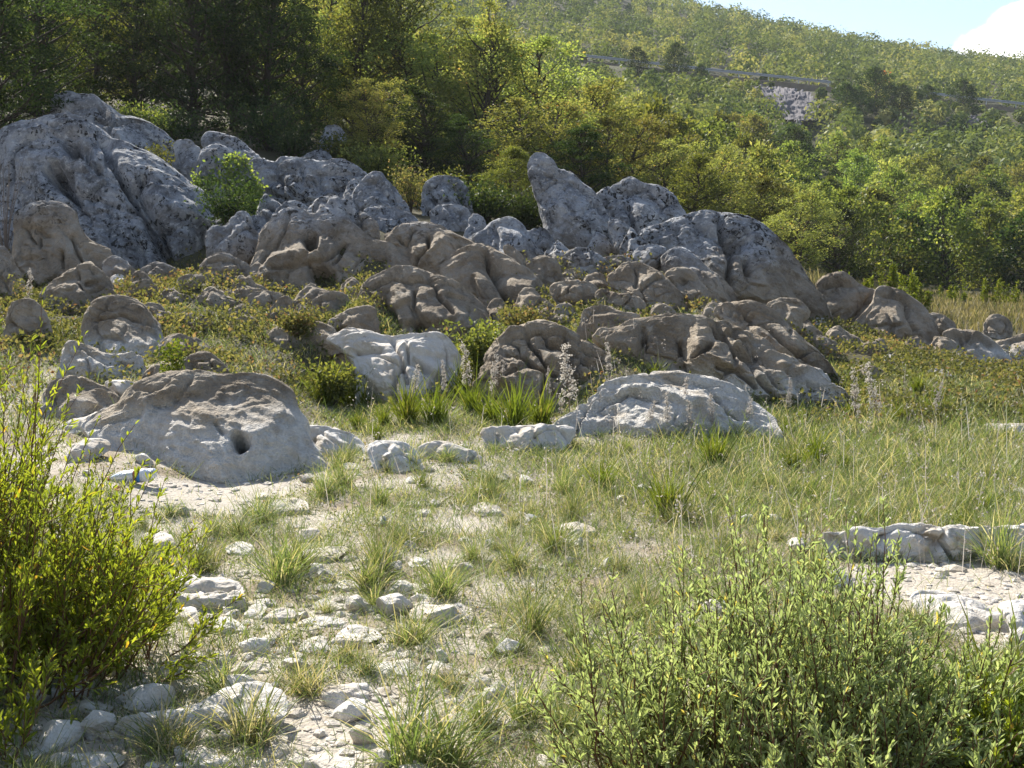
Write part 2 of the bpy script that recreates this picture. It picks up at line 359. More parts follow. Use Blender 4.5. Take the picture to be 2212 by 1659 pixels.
# --- tan middle row
rk(B_, 'boulder', 'big tan arch-shaped boulder with a pale ridge and a dark hollow beneath', 'B', '0,900 30,800 60,640 100,560 180,480 260,440 340,465 380,500 480,475 560,480 620,510 680,580 740,640 800,660 860,680 930,730 985,800 980,880 800,960 600,990 300,1000 0,1020 -40,960', 14.5, lean=.75, T=.42,
   cr=['120,840 250,840 350,790 480,770 600,690', '350,790 400,880 440,960', '230,480 190,600 120,720 60,800', '600,690 560,770 520,800', '800,800 860,790', '790,870 830,830'], holes=['420,860,60', '480,900,60', '370,660,50'], cw=8, cd=.13)
rk(B_, 'boulder', 'rounded pale knob with black spots on the back of the big tan arch-shaped boulder', 'B', '380,460 420,400 490,370 560,380 620,410 660,460 660,520 560,560 420,540', 15.5)
rk(B_, 'boulder', 'pale pitted lump at the right shoulder of the big tan arch-shaped boulder', 'B', '640,520 700,470 760,500 810,560 815,640 740,680 650,600', 15.3)
rk(B_, 'boulder', 'smooth grey whaleback below the cone-shaped boulder', 'B', '700,470 780,440 880,440 980,470 1050,520 1080,560 1000,640 880,640 800,600', 16.5)
rk(B_, 'boulder', 'long tan boulder with an S-shaped crack, right of the big arch-shaped boulder', 'B', '860,640 930,590 1000,550 1100,540 1180,565 1300,610 1400,660 1450,720 1400,860 1200,920 1000,900 980,780 900,700', 14.3, lean=.7, cr=['1140,650 1140,700 1080,750 1050,790 1035,840', '1030,590 1020,650 960,720 930,700', '940,640 975,690'], cw=6, cd=.15)
rk(B_, 'boulder', 'tan saddle-shaped rock split by a shaded gully, in the centre of the outcrop', 'B', '1220,850 1290,770 1370,710 1440,670 1530,690 1580,740 1640,760 1720,800 1800,880 1850,960 1920,1040 1970,1110 1960,1180 1850,1220 1700,1200 1550,1160 1400,1050 1250,930', 13.5, lean=.75, cr=['1530,720 1540,800 1580,900 1640,990 1700,1070 1760,1140 1800,1190', '1560,840 1620,960 1700,1080'], cw=14, cd=.28)
rk(B_, 'boulder', 'brown hump with dry stems on its crest, above the white-faced rock', 'B', '720,960 790,890 880,850 1000,825 1080,835 1150,870 1230,890 1310,950 1380,1010 1450,1070 1500,1130 1450,1230 1300,1300 1000,1320 780,1250 700,1100', 12.7, lean=.75, cr=['760,970 900,900 1000,920 1110,910', '1140,880 1170,960 1220,1050 1300,1120', '830,1060 900,1120 950,1220', '1050,1000 1040,1100 1120,1200'], holes=['870,1150,50', '1080,1200,40'], cw=9, cd=.13)
rk(B_, 'boulder', 'small brown wedge at the left foot of the brown hump', 'B', '480,1200 560,1140 650,1090 760,1085 800,1120 800,1250 600,1260', 12.3)
rk(B_, 'boulder', 'short brown block among the brambles left of the brown hump', 'B', '385,1040 450,1010 520,985 590,1000 620,1050 600,1150 450,1190 390,1140', 13)
rk(B_, 'boulder', 'narrow brown stone hung with red brambles below the big arch-shaped boulder', 'B', '80,1150 150,1070 210,1010 260,1050 230,1170 120,1210', 12.8)
rk(B_, 'boulder', 'low flat brown rock topped with brambles below the big arch-shaped boulder', 'B', '-40,1040 0,1000 60,985 160,1000 190,1030 100,1110 -30,1090', 13.3)
rk(B_, 'boulder', 'white-faced rock with a brown crest behind the yellow-green grass', 'B', '480,1300 560,1250 680,1230 800,1255 880,1280 1000,1290 1100,1270 1170,1240 1230,1270 1290,1340 1330,1430 1310,1540 1270,1660 1000,1720 760,1680 690,1560 660,1420 560,1360', 10.7, lean=.7, cr=['680,1390 760,1370 830,1360', '900,1300 960,1420 1000,1580', '1040,1440 1100,1500 1180,1560', '1210,1560 1300,1500'], wl=.86)
rk(B_, 'boulder', 'dark brown blocky rock broken by many cracks, ringed by pale dry flower spikes', 'H', '920,420 950,290 1010,170 1080,90 1180,50 1290,30 1400,60 1500,110 1560,160 1650,200 1740,250 1780,330 1750,430 1600,520 1450,560 1250,600 1050,570 930,510', 10.5, lean=.6, cr=['1180,60 1220,180 1300,260 1360,330', '1000,170 1100,130 1250,100 1400,130', '1300,90 1340,180 1450,220', '1450,130 1480,280 1560,420', '1560,200 1640,260 1700,300', '1040,230 1180,260 1280,330 1400,360', '1520,240 1600,330 1660,420'], cw=7, cd=.16, rough=1.7, wl=.2)
rk(B_, 'boulder', 'dark brown hooked rock at the left end of the long ribbed ridge', 'C', '490,1230 500,1120 550,1085 640,1080 720,1120 860,1140 870,1180 760,1220 600,1260', 11.7)
rk(B_, 'boulder', 'long brown ribbed ridge sloping down to the right into the grass', 'C', '600,1290 640,1220 740,1230 850,1170 970,1140 1100,1135 1230,1160 1350,1170 1470,1210 1560,1270 1680,1330 1800,1420 1950,1500 2080,1590 2140,1650 2000,1700 1750,1660 1500,1600 1300,1550 1100,1520 900,1460 760,1400 640,1350', 10.6, lean=.7, T=.6, cr=['1470,1220 1560,1310 1650,1380 1760,1440', '1340,1200 1420,1300 1560,1400 1700,1500 1800,1600', '1560,1400 1640,1530 1740,1650', '1220,1400 1330,1330', '880,1200 900,1340 860,1440', '1130,1300 1160,1420', '1600,1290 1700,1370 1820,1460 1960,1560 2080,1640', '1380,1480 1500,1500 1620,1600'], cw=10, cd=.2, rough=1.35, wl=.45)
rk(B_, 'boulder', 'smooth brown fin running down to the right just above the long ribbed ridge', 'C', '1350,1120 1420,1060 1500,1060 1570,1045 1640,1070 1710,1110 1800,1180 1880,1280 1960,1340 2060,1410 2090,1470 2000,1530 1800,1420 1600,1310 1450,1220', 11.6, lean=.7, cr=['1500,1080 1640,1200 1800,1320 1960,1430', '1480,1060 1440,1130'], cw=8, cd=.12)
rk(B_, 'boulder', 'brown knob with a trailing tail below the big right-hand dome', 'C', '1690,1080 1760,1040 1830,1025 1900,1035 1950,1090 1970,1150 1900,1210 1950,1240 1880,1290 1760,1180', 13.5)
rk(B_, 'boulder', 'pale leaning fin with black spots in front of the big right-hand dome', 'C', '1010,800 1050,740 1120,705 1190,720 1260,790 1320,850 1390,900 1450,970 1510,1060 1400,1110 1200,1000 1060,900', 14.6, lean=.7)
rk(B_, 'boulder', 'tan rock with a crooked pale edge right of the tan saddle-shaped rock', 'C', '670,900 740,840 820,785 900,810 990,850 1040,900 1090,980 1170,1100 1080,1140 900,1060 700,980', 13.3, lean=.7, cr=['820,800 850,880 840,960', '880,980 960,910 1030,900'])
rk(B_, 'boulder', 'small tan rock with a notch, in front of the pale leaning fin', 'C', '1020,880 1090,840 1160,835 1230,880 1250,920 1330,1000 1390,1060 1300,1100 1100,1000', 13.8, lean=.7, cr=['1150,930 1190,900 1250,910'])
rk(B_, 'boulder', 'knobbly pale grey boulder at the foot of the pinnacle', 'C', '340,800 420,720 500,700 580,740 650,800 700,860 600,900 500,900 380,860', 14.6, rough=1.5)
rk(B_, 'boulder', 'low pale flat rock right of the knobbly boulder under the pinnacle', 'C', '600,780 700,755 800,770 840,810 700,850', 14.9)
rk(B_, 'boulder', 'small dark rough rock in the gap left of the big right-hand dome', 'C', '820,740 880,700 970,685 1040,710 1040,780 960,830 850,820', 15.3)
rk(B_, 'boulder', 'tan squarish rock with a vertical groove below the twin-humped boulder', 'C', '110,820 180,770 260,755 320,790 360,850 370,930 330,990 200,960 120,900', 13.7, cr=['250,830 255,900 230,960'])
rk(B_, 'boulder', 'low tan rock pocked with hollows, just right of the tan saddle-shaped rock', 'C', '300,960 340,930 440,910 530,930 590,970 560,1040 420,1060 310,1020', 13.1, rough=1.4)
rk(B_, 'boulder', 'row of low broken tan rock above the dark brown hooked rock', 'C', '570,1000 640,980 740,1010 860,1020 890,1080 760,1100 620,1080', 13.1, rough=1.5)
rk(B_, 'boulder', 'small tan stone between the tan squarish rock and the pocked rock', 'C', '370,860 420,840 490,870 520,920 400,930', 13.9)
rk(B_, 'boulder', 'pale small rock against the right side of the tan saddle-shaped rock', 'C', '-20,700 20,690 60,710 110,760 120,820 20,800', 13.9)
# --- right end
rk(B_, 'boulder', 'round-topped brown boulder at the right end of the outcrop, yellow-green broom behind it', 'E', '870,320 900,270 960,230 1030,215 1080,240 1110,290 1170,330 1240,330 1250,380 1240,450 1100,560 950,560 900,480', 17.8, cr=['900,330 1000,300 1100,320', '1240,340 1180,460 1090,540'])
rk(B_, 'boulder', 'cracked brown boulder leaning right beside the round-topped brown boulder', 'E', '1120,560 1200,470 1240,430 1250,330 1330,310 1410,340 1480,400 1560,460 1600,550 1640,640 1500,680 1300,650 1130,600', 17.2, cr=['1370,330 1360,380 1430,400', '1450,420 1470,500 1500,600', '1260,370 1340,380'])
rk(B_, 'boulder', 'low rubbly rock behind the cracked brown boulder in the dry grass', 'E', '1560,500 1640,490 1740,540 1780,590 1680,640 1600,590', 19, rough=1.6)
rk(B_, 'boulder', 'fluted brown rock sloping to the right at the edge of the dry meadow', 'E', '1690,640 1730,590 1800,590 1900,610 1980,640 2050,700 2120,800 2160,850 2000,850 1850,830 1740,780', 16.5, lean=.7, cr=['1850,640 1920,720 2000,800 2080,850', '1780,620 1830,720 1850,790', '1940,650 2020,720 2100,820'])
rk(B_, 'boulder', 'egg-shaped tan boulder alone in the dry meadow by the right edge', 'E', '1950,600 1960,530 2030,490 2100,520 2140,600 2080,660 1990,650', 19)
rk(B_, 'boulder', 'low layered rock cut off by the right edge of the picture', 'E', '2010,700 2100,650 2260,610 2300,780 2150,790', 17, rough=1.5, cr=['2050,690 2150,670 2260,650'])
rk(B_, 'boulder', 'half-buried brown rock overgrown by brambles right of the smooth brown fin', 'E', '770,660 830,640 920,640 1010,690 980,770 860,740', 13.6)
rk(S_, 'stone', 'little brown stone between the big right-hand dome and the round-topped boulder', 'E', '850,530 900,500 960,540 970,590 880,590', 16.8)
rk(S_, 'stone', 'pair-lobed pale stone high on the bramble slope', 'E', '1290,770 1340,755 1400,780 1390,810 1310,800', 13.4, lean=.9)
rk(S_, 'stone', 'layered pale stone in the middle of the bramble slope', 'E', '1570,870 1650,840 1740,880 1730,920 1620,920', 12, lean=.9)
rk(S_, 'stone', 'rough pale stone lowest on the bramble slope', 'E', '1460,990 1500,960 1550,970 1540,1000', 11, lean=.9)
# --- left end
rk(B_, 'boulder', 'tan rounded boulder with vertical grooves in front of the giant boulder', 'A', '100,900 150,850 210,810 290,780 370,785 440,820 490,870 520,960 560,1040 640,1080 720,1110 700,1200 620,1320 300,1400 120,1330 90,1180 110,1040', 14.5, cr=['130,960 180,1010 220,1060', '250,1030 250,1090', '480,1030 500,1130 540,1200', '400,1120 410,1220'], cw=6, cd=.12)
rk(B_, 'boulder', 'grey rock cut off by the left edge behind the tan grooved boulder', 'A', '-60,890 0,880 60,880 110,920 120,1060 80,1150 0,1100 -60,1000', 15.6)
rk(B_, 'boulder', 'dark brown rock cut off by the left edge, reddish weeds in front', 'A', '-40,1100 30,1070 80,1150 140,1260 150,1350 60,1440 -40,1400', 13.5)
rk(B_, 'boulder', 'brown tent-shaped rock with a notch below the tan grooved boulder', 'A', '260,1400 330,1330 430,1260 500,1220 570,1175 620,1210 680,1280 740,1370 700,1430 560,1520 330,1500', 13.2, cr=['490,1230 510,1290', '560,1330 640,1310', '590,1200 610,1250'], cw=6, cd=.1)
rk(B_, 'boulder', 'small brown hump between the tent-shaped rock and the giant boulder', 'A', '660,1200 720,1140 780,1150 850,1210 880,1270 780,1320 690,1280', 14.2)
rk(S_, 'stone', 'little arched brown stone right of the tent-shaped rock', 'A', '710,1300 750,1260 800,1270 830,1340 810,1380 730,1370', 13.5)
rk(B_, 'boulder', 'brown tooth-shaped rock standing in the brambles under the giant boulder', 'A', '840,1320 870,1250 920,1235 970,1290 1030,1370 950,1390 850,1370', 13.4)
rk(B_, 'boulder', 'low brown hump behind the tooth-shaped rock', 'A', '900,1250 960,1200 1030,1180 1090,1210 1150,1240 1100,1310 980,1300', 14.4)
rk(B_, 'boulder', 'striped grey-brown boulder lying below the curled knob', 'A', '1300,1200 1370,1140 1450,1130 1540,1160 1600,1200 1620,1240 1560,1330 1420,1340 1310,1280', 14.2, rough=1.4, cr=['1350,1180 1450,1170 1560,1210', '1340,1230 1440,1240 1560,1270'])
rk(B_, 'boulder', 'low brown rock in the brambles left of the striped boulder', 'A', '1140,1300 1220,1260 1320,1270 1330,1320 1200,1360', 13.4)
rk(B_, 'boulder', 'dark brown stone sunk in the bramble slope right of the smooth two-toned rock', 'A', '1180,1520 1280,1510 1380,1570 1400,1640 1220,1640', 11.9)
rk(B_, 'boulder', 'shaded rock behind leafy brambles left of the white-faced rock', 'M', '690,775 720,750 770,745 775,830 720,850 690,810', 11.8)
rk(B_, 'boulder', 'dark upright block in deep shade beside the left willow', 'M', '14,665 57,637 103,672 105,720 90,742 20,742', 11.3, lean=.2)
rk(B_, 'boulder', 'smooth two-toned rock, brown above and white below, over the rough little crag', 'M', '182,690 200,645 250,633 300,645 335,690 350,720 340,760 390,790 340,800 250,780 185,740', 10.9, lean=.7, wl=.80, cr=['200,690 260,680 340,700'])
rk(B_, 'boulder', 'rough little white and brown crag beneath the smooth two-toned rock', 'F', '400,340 430,160 500,165 620,210 720,270 830,225 920,270 900,360 700,380 500,370', 9.9, rough=1.6, wl=.80, cr=['520,200 640,280 720,300', '760,290 860,300'])
rk(B_, 'boulder', 'pale low rock running into the brambles right of the two-toned rock', 'F', '1000,260 1050,150 1120,110 1190,120 1300,190 1240,260 1080,270', 10.6, wl=.5)
rk(B_, 'boulder', 'small rounded brown rock right behind the humped front boulder', 'F', '1190,320 1250,240 1330,225 1400,260 1470,330 1440,390 1300,370', 9.9, rough=1.4)
rk(B_, 'boulder', 'flat brown rock peeping over the left shoulder of the humped front boulder', 'F', '920,430 940,350 1050,300 1160,320 1290,370 1200,440 940,450', 9.5, rough=1.3)
rk(B_, 'boulder', 'tan rock with a dark top left of the humped front boulder', 'F', '280,540 320,440 440,385 540,400 650,450 770,520 700,590 600,620 420,660 300,620', 8.9, lean=.7, wl=.35)
rk(S_, 'stone', 'small tan stone between the tan dark-topped rock and the humped front boulder', 'F', '670,430 740,405 860,420 900,460 830,530 720,500', 9.2)
rk(B_, 'boulder', 'humped front boulder with a rough brown back, white skirt and small cave', 'F', '560,730 640,650 800,570 850,500 960,420 1080,380 1200,360 1330,370 1480,380 1620,370 1720,385 1800,440 1860,500 1880,580 1920,660 1960,740 1990,830 2040,960 2010,1080 1900,1105 1600,1105 1300,1080 1000,1000 790,930 700,860', 7.75, lean=.85, T=.55, wl=.42, rough=.8, ck=.12,
   cr=['1010,580 1110,570 1160,520 1220,460 1250,400', '560,740 700,690 900,650', '1390,680 1430,740', '880,480 1000,500 1100,430'], holes=['1565,830,55', '1540,780,40'], cw=8, cd=.05, hd=.32)
rk(K_, 'ledge', 'pale low ledge running up the left side of the humped front boulder', 'F', '360,770 440,690 600,640 700,600 800,550 830,570 680,680 520,790 400,810', 8.3, lean=1.1, T=.3, wl=.8)
rk(K_, 'stone', 'white block with a sunlit face at the left foot of the humped front boulder', 'F', '430,880 520,800 690,790 720,860 600,910 450,930', 7.7, lean=.9, wl=.9, sharp=1)
rk(B_, 'boulder', 'low white rock touching the right end of the humped front boulder', 'F', '1940,740 1970,705 2040,700 2212,740 2290,780 2350,850 2250,910 2050,920 1980,860', 7.9, lean=.9, wl=.9, cr=['2000,860 2030,800', '2100,760 2200,830'])
rk(B_, 'boulder', 'bright white broken rock right of the low white rock', 'H', '170,840 250,800 380,820 490,880 510,960 500,1000 300,1010 220,950', 7.8, lean=1.0, wl=.9, rough=1.6, sharp=1)
rk(B_, 'boulder', 'pale ridge-backed rock between the bright white broken rock and the rectangular block', 'H', '490,850 560,815 680,805 780,850 880,890 870,925 640,935 500,900', 8.2, lean=.8, wl=.9, sharp=1)
rk(K_, 'block', 'long rectangular white block in front of the dark cracked rock', 'H', '915,740 1000,715 1160,710 1330,705 1490,720 1500,790 1390,850 1200,870 980,860 930,810', 8.7, lean=.45, wl=.9, sharp=1, p=5, cr=['1000,740 1010,850', '1250,720 1260,800'])
rk(B_, 'boulder', 'broad white rock with a dark diagonal cleft at the meadow edge', 'M', '1234,905 1250,880 1280,870 1297,840 1320,822 1350,812 1390,808 1430,803 1470,800 1500,808 1550,822 1590,840 1615,862 1645,890 1645,920 1560,945 1450,950 1300,935 1240,925', 9.2, lean=.95, T=.5, wl=.62, rough=1.15, cr=['1525,830 1545,855 1570,880 1595,905', '1440,812 1500,820 1560,832', '1300,870 1360,850 1420,870'], cw=7, cd=.12)
# --- flat ground: slabs and stones
rk(K_, 'ledge', 'long grey stone ledge with a sunlit edge by the right edge of the picture', 'M', '1785,1150 1800,1146 1870,1139 1990,1136 2070,1139 2130,1137 2212,1133 2290,1132 2290,1215 2150,1210 2060,1215 1950,1212 1850,1206 1790,1190', None, lean=.12, T=.25, p=8, sharp=1, ext=.35, rough=1.35)
rk(K_, 'slab', 'bright white rounded rock below the long grey ledge', 'W', '1690,600 1720,560 1780,550 1880,560 2000,600 2080,660 2140,690 2170,740 2120,790 2000,760 1900,740 1760,680', None, lean=1.3, wl=.9)
rk(K_, 'slab', 'white rock with a dark undercut at the right edge, next to the bright rounded rock', 'W', '2090,620 2150,590 2212,590 2300,640 2300,860 2212,870 2150,810 2160,730', None, lean=.9, wl=.9)
rk(K_, 'slab', 'thin white slab in the meadow grass nearest the broad white rock', 'E', '830,1190 900,1175 1000,1195 1010,1215 880,1215', None, lean=2.0, wl=.9)
rk(K_, 'slab', 'short white slab left of the long white slab in the meadow', 'E', '1500,1240 1620,1215 1690,1220 1680,1260 1550,1268', None, lean=1.8, wl=.9)
rk(K_, 'slab', 'long white slab in the meadow cut off by the right edge', 'E', '1840,1250 1950,1215 2100,1205 2300,1210 2300,1300 2000,1295 1880,1275', None, lean=1.6, wl=.9)
rk(S_, 'stone', 'white stone at the right edge just above the long grey ledge', 'W', '2130,170 2212,180 2250,220 2140,212', None, lean=1.5)
rk(K_, 'slab', 'ragged flat slab with an overhanging front edge beside the left willow', 'G', '220,740 250,690 290,640 330,590 420,570 500,590 600,580 690,620 700,700 690,780 520,770 440,750 330,745', None, lean=1.1, T=.35, p=4, sharp=1, cr=['300,640 420,650 560,640 680,650'], cw=5, cd=.03)
rk(K_, 'slab', 'longest foreground slab, smooth and tilted, grass tufts along its front', 'G', '0,1410 60,1360 200,1340 420,1310 520,1250 640,1200 800,1180 890,1220 940,1330 900,1420 700,1410 560,1480 400,1510 200,1515 40,1490', None, lean=1.5, T=.35, p=4, sharp=1, cr=['820,1200 740,1330 700,1400'], cw=6, cd=.02)
st = '''480,870 530,820 610,800 690,840 720,900 600,920 510,910|domed white stone in front of the ragged flat slab
290,810 330,760 430,740 450,800 420,840 300,840|cream stone tucked under the ragged flat slab
800,830 880,760 970,750 1000,790 980,830 850,855|grass-shaded pale stone right of the ragged flat slab
700,800 760,730 830,730 840,770 760,825|small angular stone against the right end of the ragged flat slab
1090,780 1120,710 1190,695 1230,730 1330,740 1330,775 1200,790|smooth humped stone above the flat elongated stone
1000,860 1060,810 1180,800 1270,820 1270,860 1180,875 1020,880|flat elongated stone in the middle of the stony patch
1010,990 1080,920 1160,910 1180,980 1170,1030 1060,1035|cream wedge stone standing on edge in the stony patch
1200,990 1240,890 1330,850 1440,870 1500,920 1400,955 1250,1000|bright white flat-topped stone right of the cream wedge stone
1140,1280 1170,1200 1260,1190 1350,1175 1410,1230 1390,1285 1250,1305 1180,1300|loaf-shaped grey-white stone with a split right end
1330,1140 1400,1080 1500,1060 1560,1060 1640,1080 1620,1145 1500,1165 1380,1160|shaded low stone above the loaf-shaped stone
1000,490 1060,430 1200,410 1300,405 1280,450 1150,505 1050,510|thin white slab with a shaded front edge in the middle grass
1220,645 1250,600 1350,590 1370,640 1340,675 1240,665|grey leaning stone with a sharp corner in the middle grass
600,410 680,370 760,400 770,450 700,475 620,445|rough rounded stone behind two tall grass tufts
860,240 830,190 900,135 1050,140 1075,200 1030,245|flat white stone lying on the gravel by the humped front boulder
770,152 780,110 850,100 855,130 805,152|little white stone above the flat white stone on the gravel
755,160 790,145 825,200 870,240 810,250 770,205|tan leaning stone at the left end of the flat white stone on the gravel
690,155 720,135 750,150 740,170|tiny white stone on the gravel left of the tan leaning stone
130,335 250,315 310,360 310,450 240,450 200,400|square-edged stone behind the tips of the left willow
215,525 290,490 350,530 320,560|low stone between the left willow and a tall grass tuft
835,1595 850,1540 920,1510 970,1540 965,1595|rounded grey stone near the bottom edge, right of a shaded tuft
320,1665 450,1600 560,1580 700,1610 715,1660 500,1695|smooth bright stone cut off by the bottom edge
715,1645 790,1610 860,1630 855,1670|flat pale stone at the bottom edge beside the smooth bright stone
945,1645 970,1590 1050,1590 1085,1630 1060,1670|angular stone at the bottom edge among pebbles
1085,1480 1130,1430 1180,1450 1175,1495|small lone pale stone right of the longest slab
955,1365 1010,1330 1080,1340 1085,1380|small flat stone touching the right end of the longest slab
1640,790 1700,740 1800,735 1927,740 2000,760 1990,830 1900,865 1700,840|flat grey slab with a shaded front at the right of the stony patch
1635,485 1700,465 1770,500 1720,525|low white stone in the middle grass right of the thin white slab
1545,660 1600,610 1690,620 1705,670 1600,705|pale sunlit stone above the flat grey slab
1835,1375 1880,1345 1935,1370 1960,1430 1880,1445|white stone alone in the lower middle grass
1270,880 1300,855 1360,850 1330,890|chip of stone behind the bright white flat-topped stone
780,960 840,900 920,880 880,950 830,985|half-buried grey stone beside the domed white stone
930,960 980,930 1020,950 980,990|small pale stone left of the cream wedge stone
600,1130 680,1080 780,1060 860,1080 850,1120 700,1150|mossy dark patch of stone between grass tufts
1040,1070 1090,1040 1130,1060 1090,1100|small stone below the cream wedge stone
1140,1180 1190,1145 1240,1160 1230,1195|small stone on top of the loaf-shaped stone
700,735 760,710 860,700 900,730 820,755 730,755|thin shelf of stone right of the ragged flat slab
1530,1010 1640,990 1700,1020 1640,1050 1560,1050|flat shaded stone in grass below the flat grey slab'''
for ln in st.split('\n'):
    o, lb = ln.split('|'); rk(S_, 'stone', lb, 'G', o, None, lean=1.2, T=.45, p=3.2, sharp=1)
st = '''400,1240 450,1185 520,1210 510,1250|grey pointed stone in the grass below the bright white broken rock
430,1300 520,1245 590,1260 550,1305|thin white stone in front of the grey pointed stone
840,1250 900,1200 1000,1215 1045,1265 940,1300|humped white stone in the middle of the grass
1090,965 1150,930 1220,935 1225,980|bright white stone in front of the rectangular block
1080,1000 1130,985 1300,1030 1200,1035|flat splinter of stone below the bright white stone
690,1030 760,1005 775,1045|small white stone in the dry grass left of the flat splinter
850,1020 950,1015 1080,1050 1060,1085 960,1050|string of white stone among dry grass stems
1370,1400 1440,1345 1600,1350 1645,1400 1500,1425|pale stone behind the large tuft in the middle of the meadow
1190,1400 1290,1365 1300,1415|low pale stone left of the stone behind the large tuft
750,1450 800,1420 850,1455 790,1475|grey round stone in the central grass
1085,1470 1170,1430 1165,1475|flat bright stone in the central grass
410,1610 500,1570 600,1600 560,1650|stone flecked by grass shadows left of the central grass
145,1368 240,1348 235,1380|white sliver of stone in the left grass
650,1630 760,1600 755,1655|white stone beside a bright green tuft
780,1650 900,1620 980,1640 900,1670|thin flat stone beside the white stone by the bright green tuft
1980,1320 2000,1280 2040,1290 2030,1330|small white stone under the large tuft in the meadow
380,960 470,930 510,970 430,1010|white chip at the foot of the bright white broken rock
0,960 60,945 150,980 60,1010|low white stone at the left foot of the bright white broken rock'''
for ln in st.split('\n'):
    o, lb = ln.split('|'); rk(S_, 'stone', lb, 'H', o, None, lean=1.2, T=.45, p=3, sharp=1)
st = '''L|290,1190 330,1120 420,1090 500,1110 540,1170 500,1260 400,1290 310,1280|round brown stone in the deep shade under the left willow
L|20,1150 60,1080 200,1080 220,1120 100,1190|pale stone striped by twig shadows under the left willow
L|365,1505 420,1480 470,1480 460,1515|small white stone in the shade below the round brown stone
L|160,1575 220,1535 260,1570 200,1600|small grey stone in the bottom left corner
L|230,1670 290,1580 400,1560 430,1600 390,1670|shaded stone at the bottom edge left of a pitted stone
L|405,1640 430,1590 520,1560 680,1570 700,1650 450,1680|pitted pale stone at the bottom left edge
L|835,930 900,890 935,910 880,945|small white stone under the lowest willow branch
L|1030,1060 1080,1010 1120,1060 1090,1110|upright pale stone right of the lowest willow branch
L|560,1310 620,1270 740,1280 720,1320 620,1330|low grey stone behind the left end of the longest slab
F|1685,1425 1690,1385 1740,1378 1745,1420|white stone beside a patch of orange soil
F|1845,1412 1860,1390 1940,1383 1935,1412|white stone right of the patch of orange soil
F|1640,690 1660,640 1730,640 1740,690 1690,710|small white stone above the low white rock
W|-10,260 60,225 150,230 220,270 120,300|pale stone at the back of the right willows
W|800,1100 880,1040 1000,1030 1010,1070 880,1120|white stone glimpsed through the right willows
W|1700,1110 1760,1050 1870,1030 1900,1070 1790,1110|pale flat stone in the shade of the right willows
W|-40,1290 10,1245 70,1270 60,1330|cream stone at the bottom edge left of the right willows
W|1980,1330 2060,1270 2212,1290 2230,1381 2050,1381|pale stone in the bottom right corner'''
for ln in st.split('\n'):
    rg, o, lb = ln.split('|'); rk(S_, 'stone', lb, rg, o, None, lean=1.1, T=.5, p=2.8, sharp=1)
rk(B_, 'boulder', 'small grey boulder at the edge of the dark wood above the blocky boulder', 'M', '690,300 704,272 730,268 752,296 735,325 700,325', 25)
rk(B_, 'boulder', 'dim grey boulder beside the shrubs under the dark wood', 'M', '648,352 668,328 700,322 722,345 705,368', 23.5)

# low broken rocks that fill the gaps between the big ones
_rg = np.random.default_rng(21)
def filler(u, v, w_, h_, D, lab, grp):
    xs = np.linspace(-1, 1, 11); pk = _rg.uniform(-.5, .1); top = np.where(xs < pk, 1 - ((xs - pk) / (1 + pk)) ** 2, 1 - np.abs((xs - pk) / (1 - pk)) ** 1.4) + _rg.normal(0, .10, 11); top = np.clip(top, 0, 1.1)
    pts = [(u + x * w_ / 2, v - t * h_) for x, t in zip(xs, top)] + [(u + w_ * .3, v + h_ * .25), (u - w_ * .3, v + h_ * .25)]
    R.append((B_, 'boulder', lab, pts, D, .75, .6, dict(reg='M', rough=1.35, grp=grp)))
for (u, v, w_, h_, D) in ((150, 590, 90, 60, 14.6), (215, 640, 80, 40, 13.4), (380, 650, 70, 28, 13.0), (470, 655, 100, 35, 12.9), (540, 640, 90, 45, 13.5), (690, 655, 110, 40, 13.4), (770, 640, 80, 40, 13.6), (610, 745, 80, 40, 11.8), (520, 690, 70, 32, 12.4), (700, 735, 90, 40, 11.9), (1080, 690, 70, 45, 13.2), (1180, 690, 80, 40, 12.9), (1150, 660, 70, 45, 13.3), (1220, 690, 60, 40, 12.8), (1440, 690, 80, 36, 12.7), (1560, 690, 90, 40, 12.8), (1330, 700, 90, 34, 12.4),
                         (1640, 690, 80, 45, 13.4), (1740, 720, 70, 40, 13.6), (1450, 640, 60, 40, 14.0), (1230, 625, 60, 40, 13.8), (1290, 625, 70, 40, 13.9), (1820, 745, 90, 40, 14.4), (1890, 760, 80, 30, 13.8), (2040, 765, 90, 40, 16.0), (1980, 760, 70, 34, 15.6), (1720, 790, 80, 34, 12.2), (1000, 690, 80, 50, 13.0), (660, 690, 60, 34, 12.6), (330, 690, 90, 34, 12.0), (430, 760, 80, 30, 10.8), (1880, 820, 90, 30, 11.8)):
    filler(u, v, w_, h_, D, 'low broken tan rock poking out of the brambles between the bigger rocks', 'low tan rocks among the brambles')
for (u, v, w_, h_, D) in ((355, 440, 70, 60, 19), (590, 480, 80, 60, 17.6), (560, 540, 90, 70, 16.4), (700, 470, 80, 40, 17.2), (880, 500, 80, 40, 17.2), (920, 520, 70, 40, 16.8), (1040, 540, 90, 50, 16.6), (1210, 560, 70, 40, 15.8), (1370, 545, 60, 50, 16.4), (1300, 540, 60, 40, 16.6), (640, 400, 60, 40, 20.6), (560, 400, 70, 40, 20.2), (770, 440, 60, 50, 19.2)):
    filler(u, v, w_, h_, D, 'low grey rock jammed between the bigger grey boulders of the upper row', 'low grey rocks of the upper row')

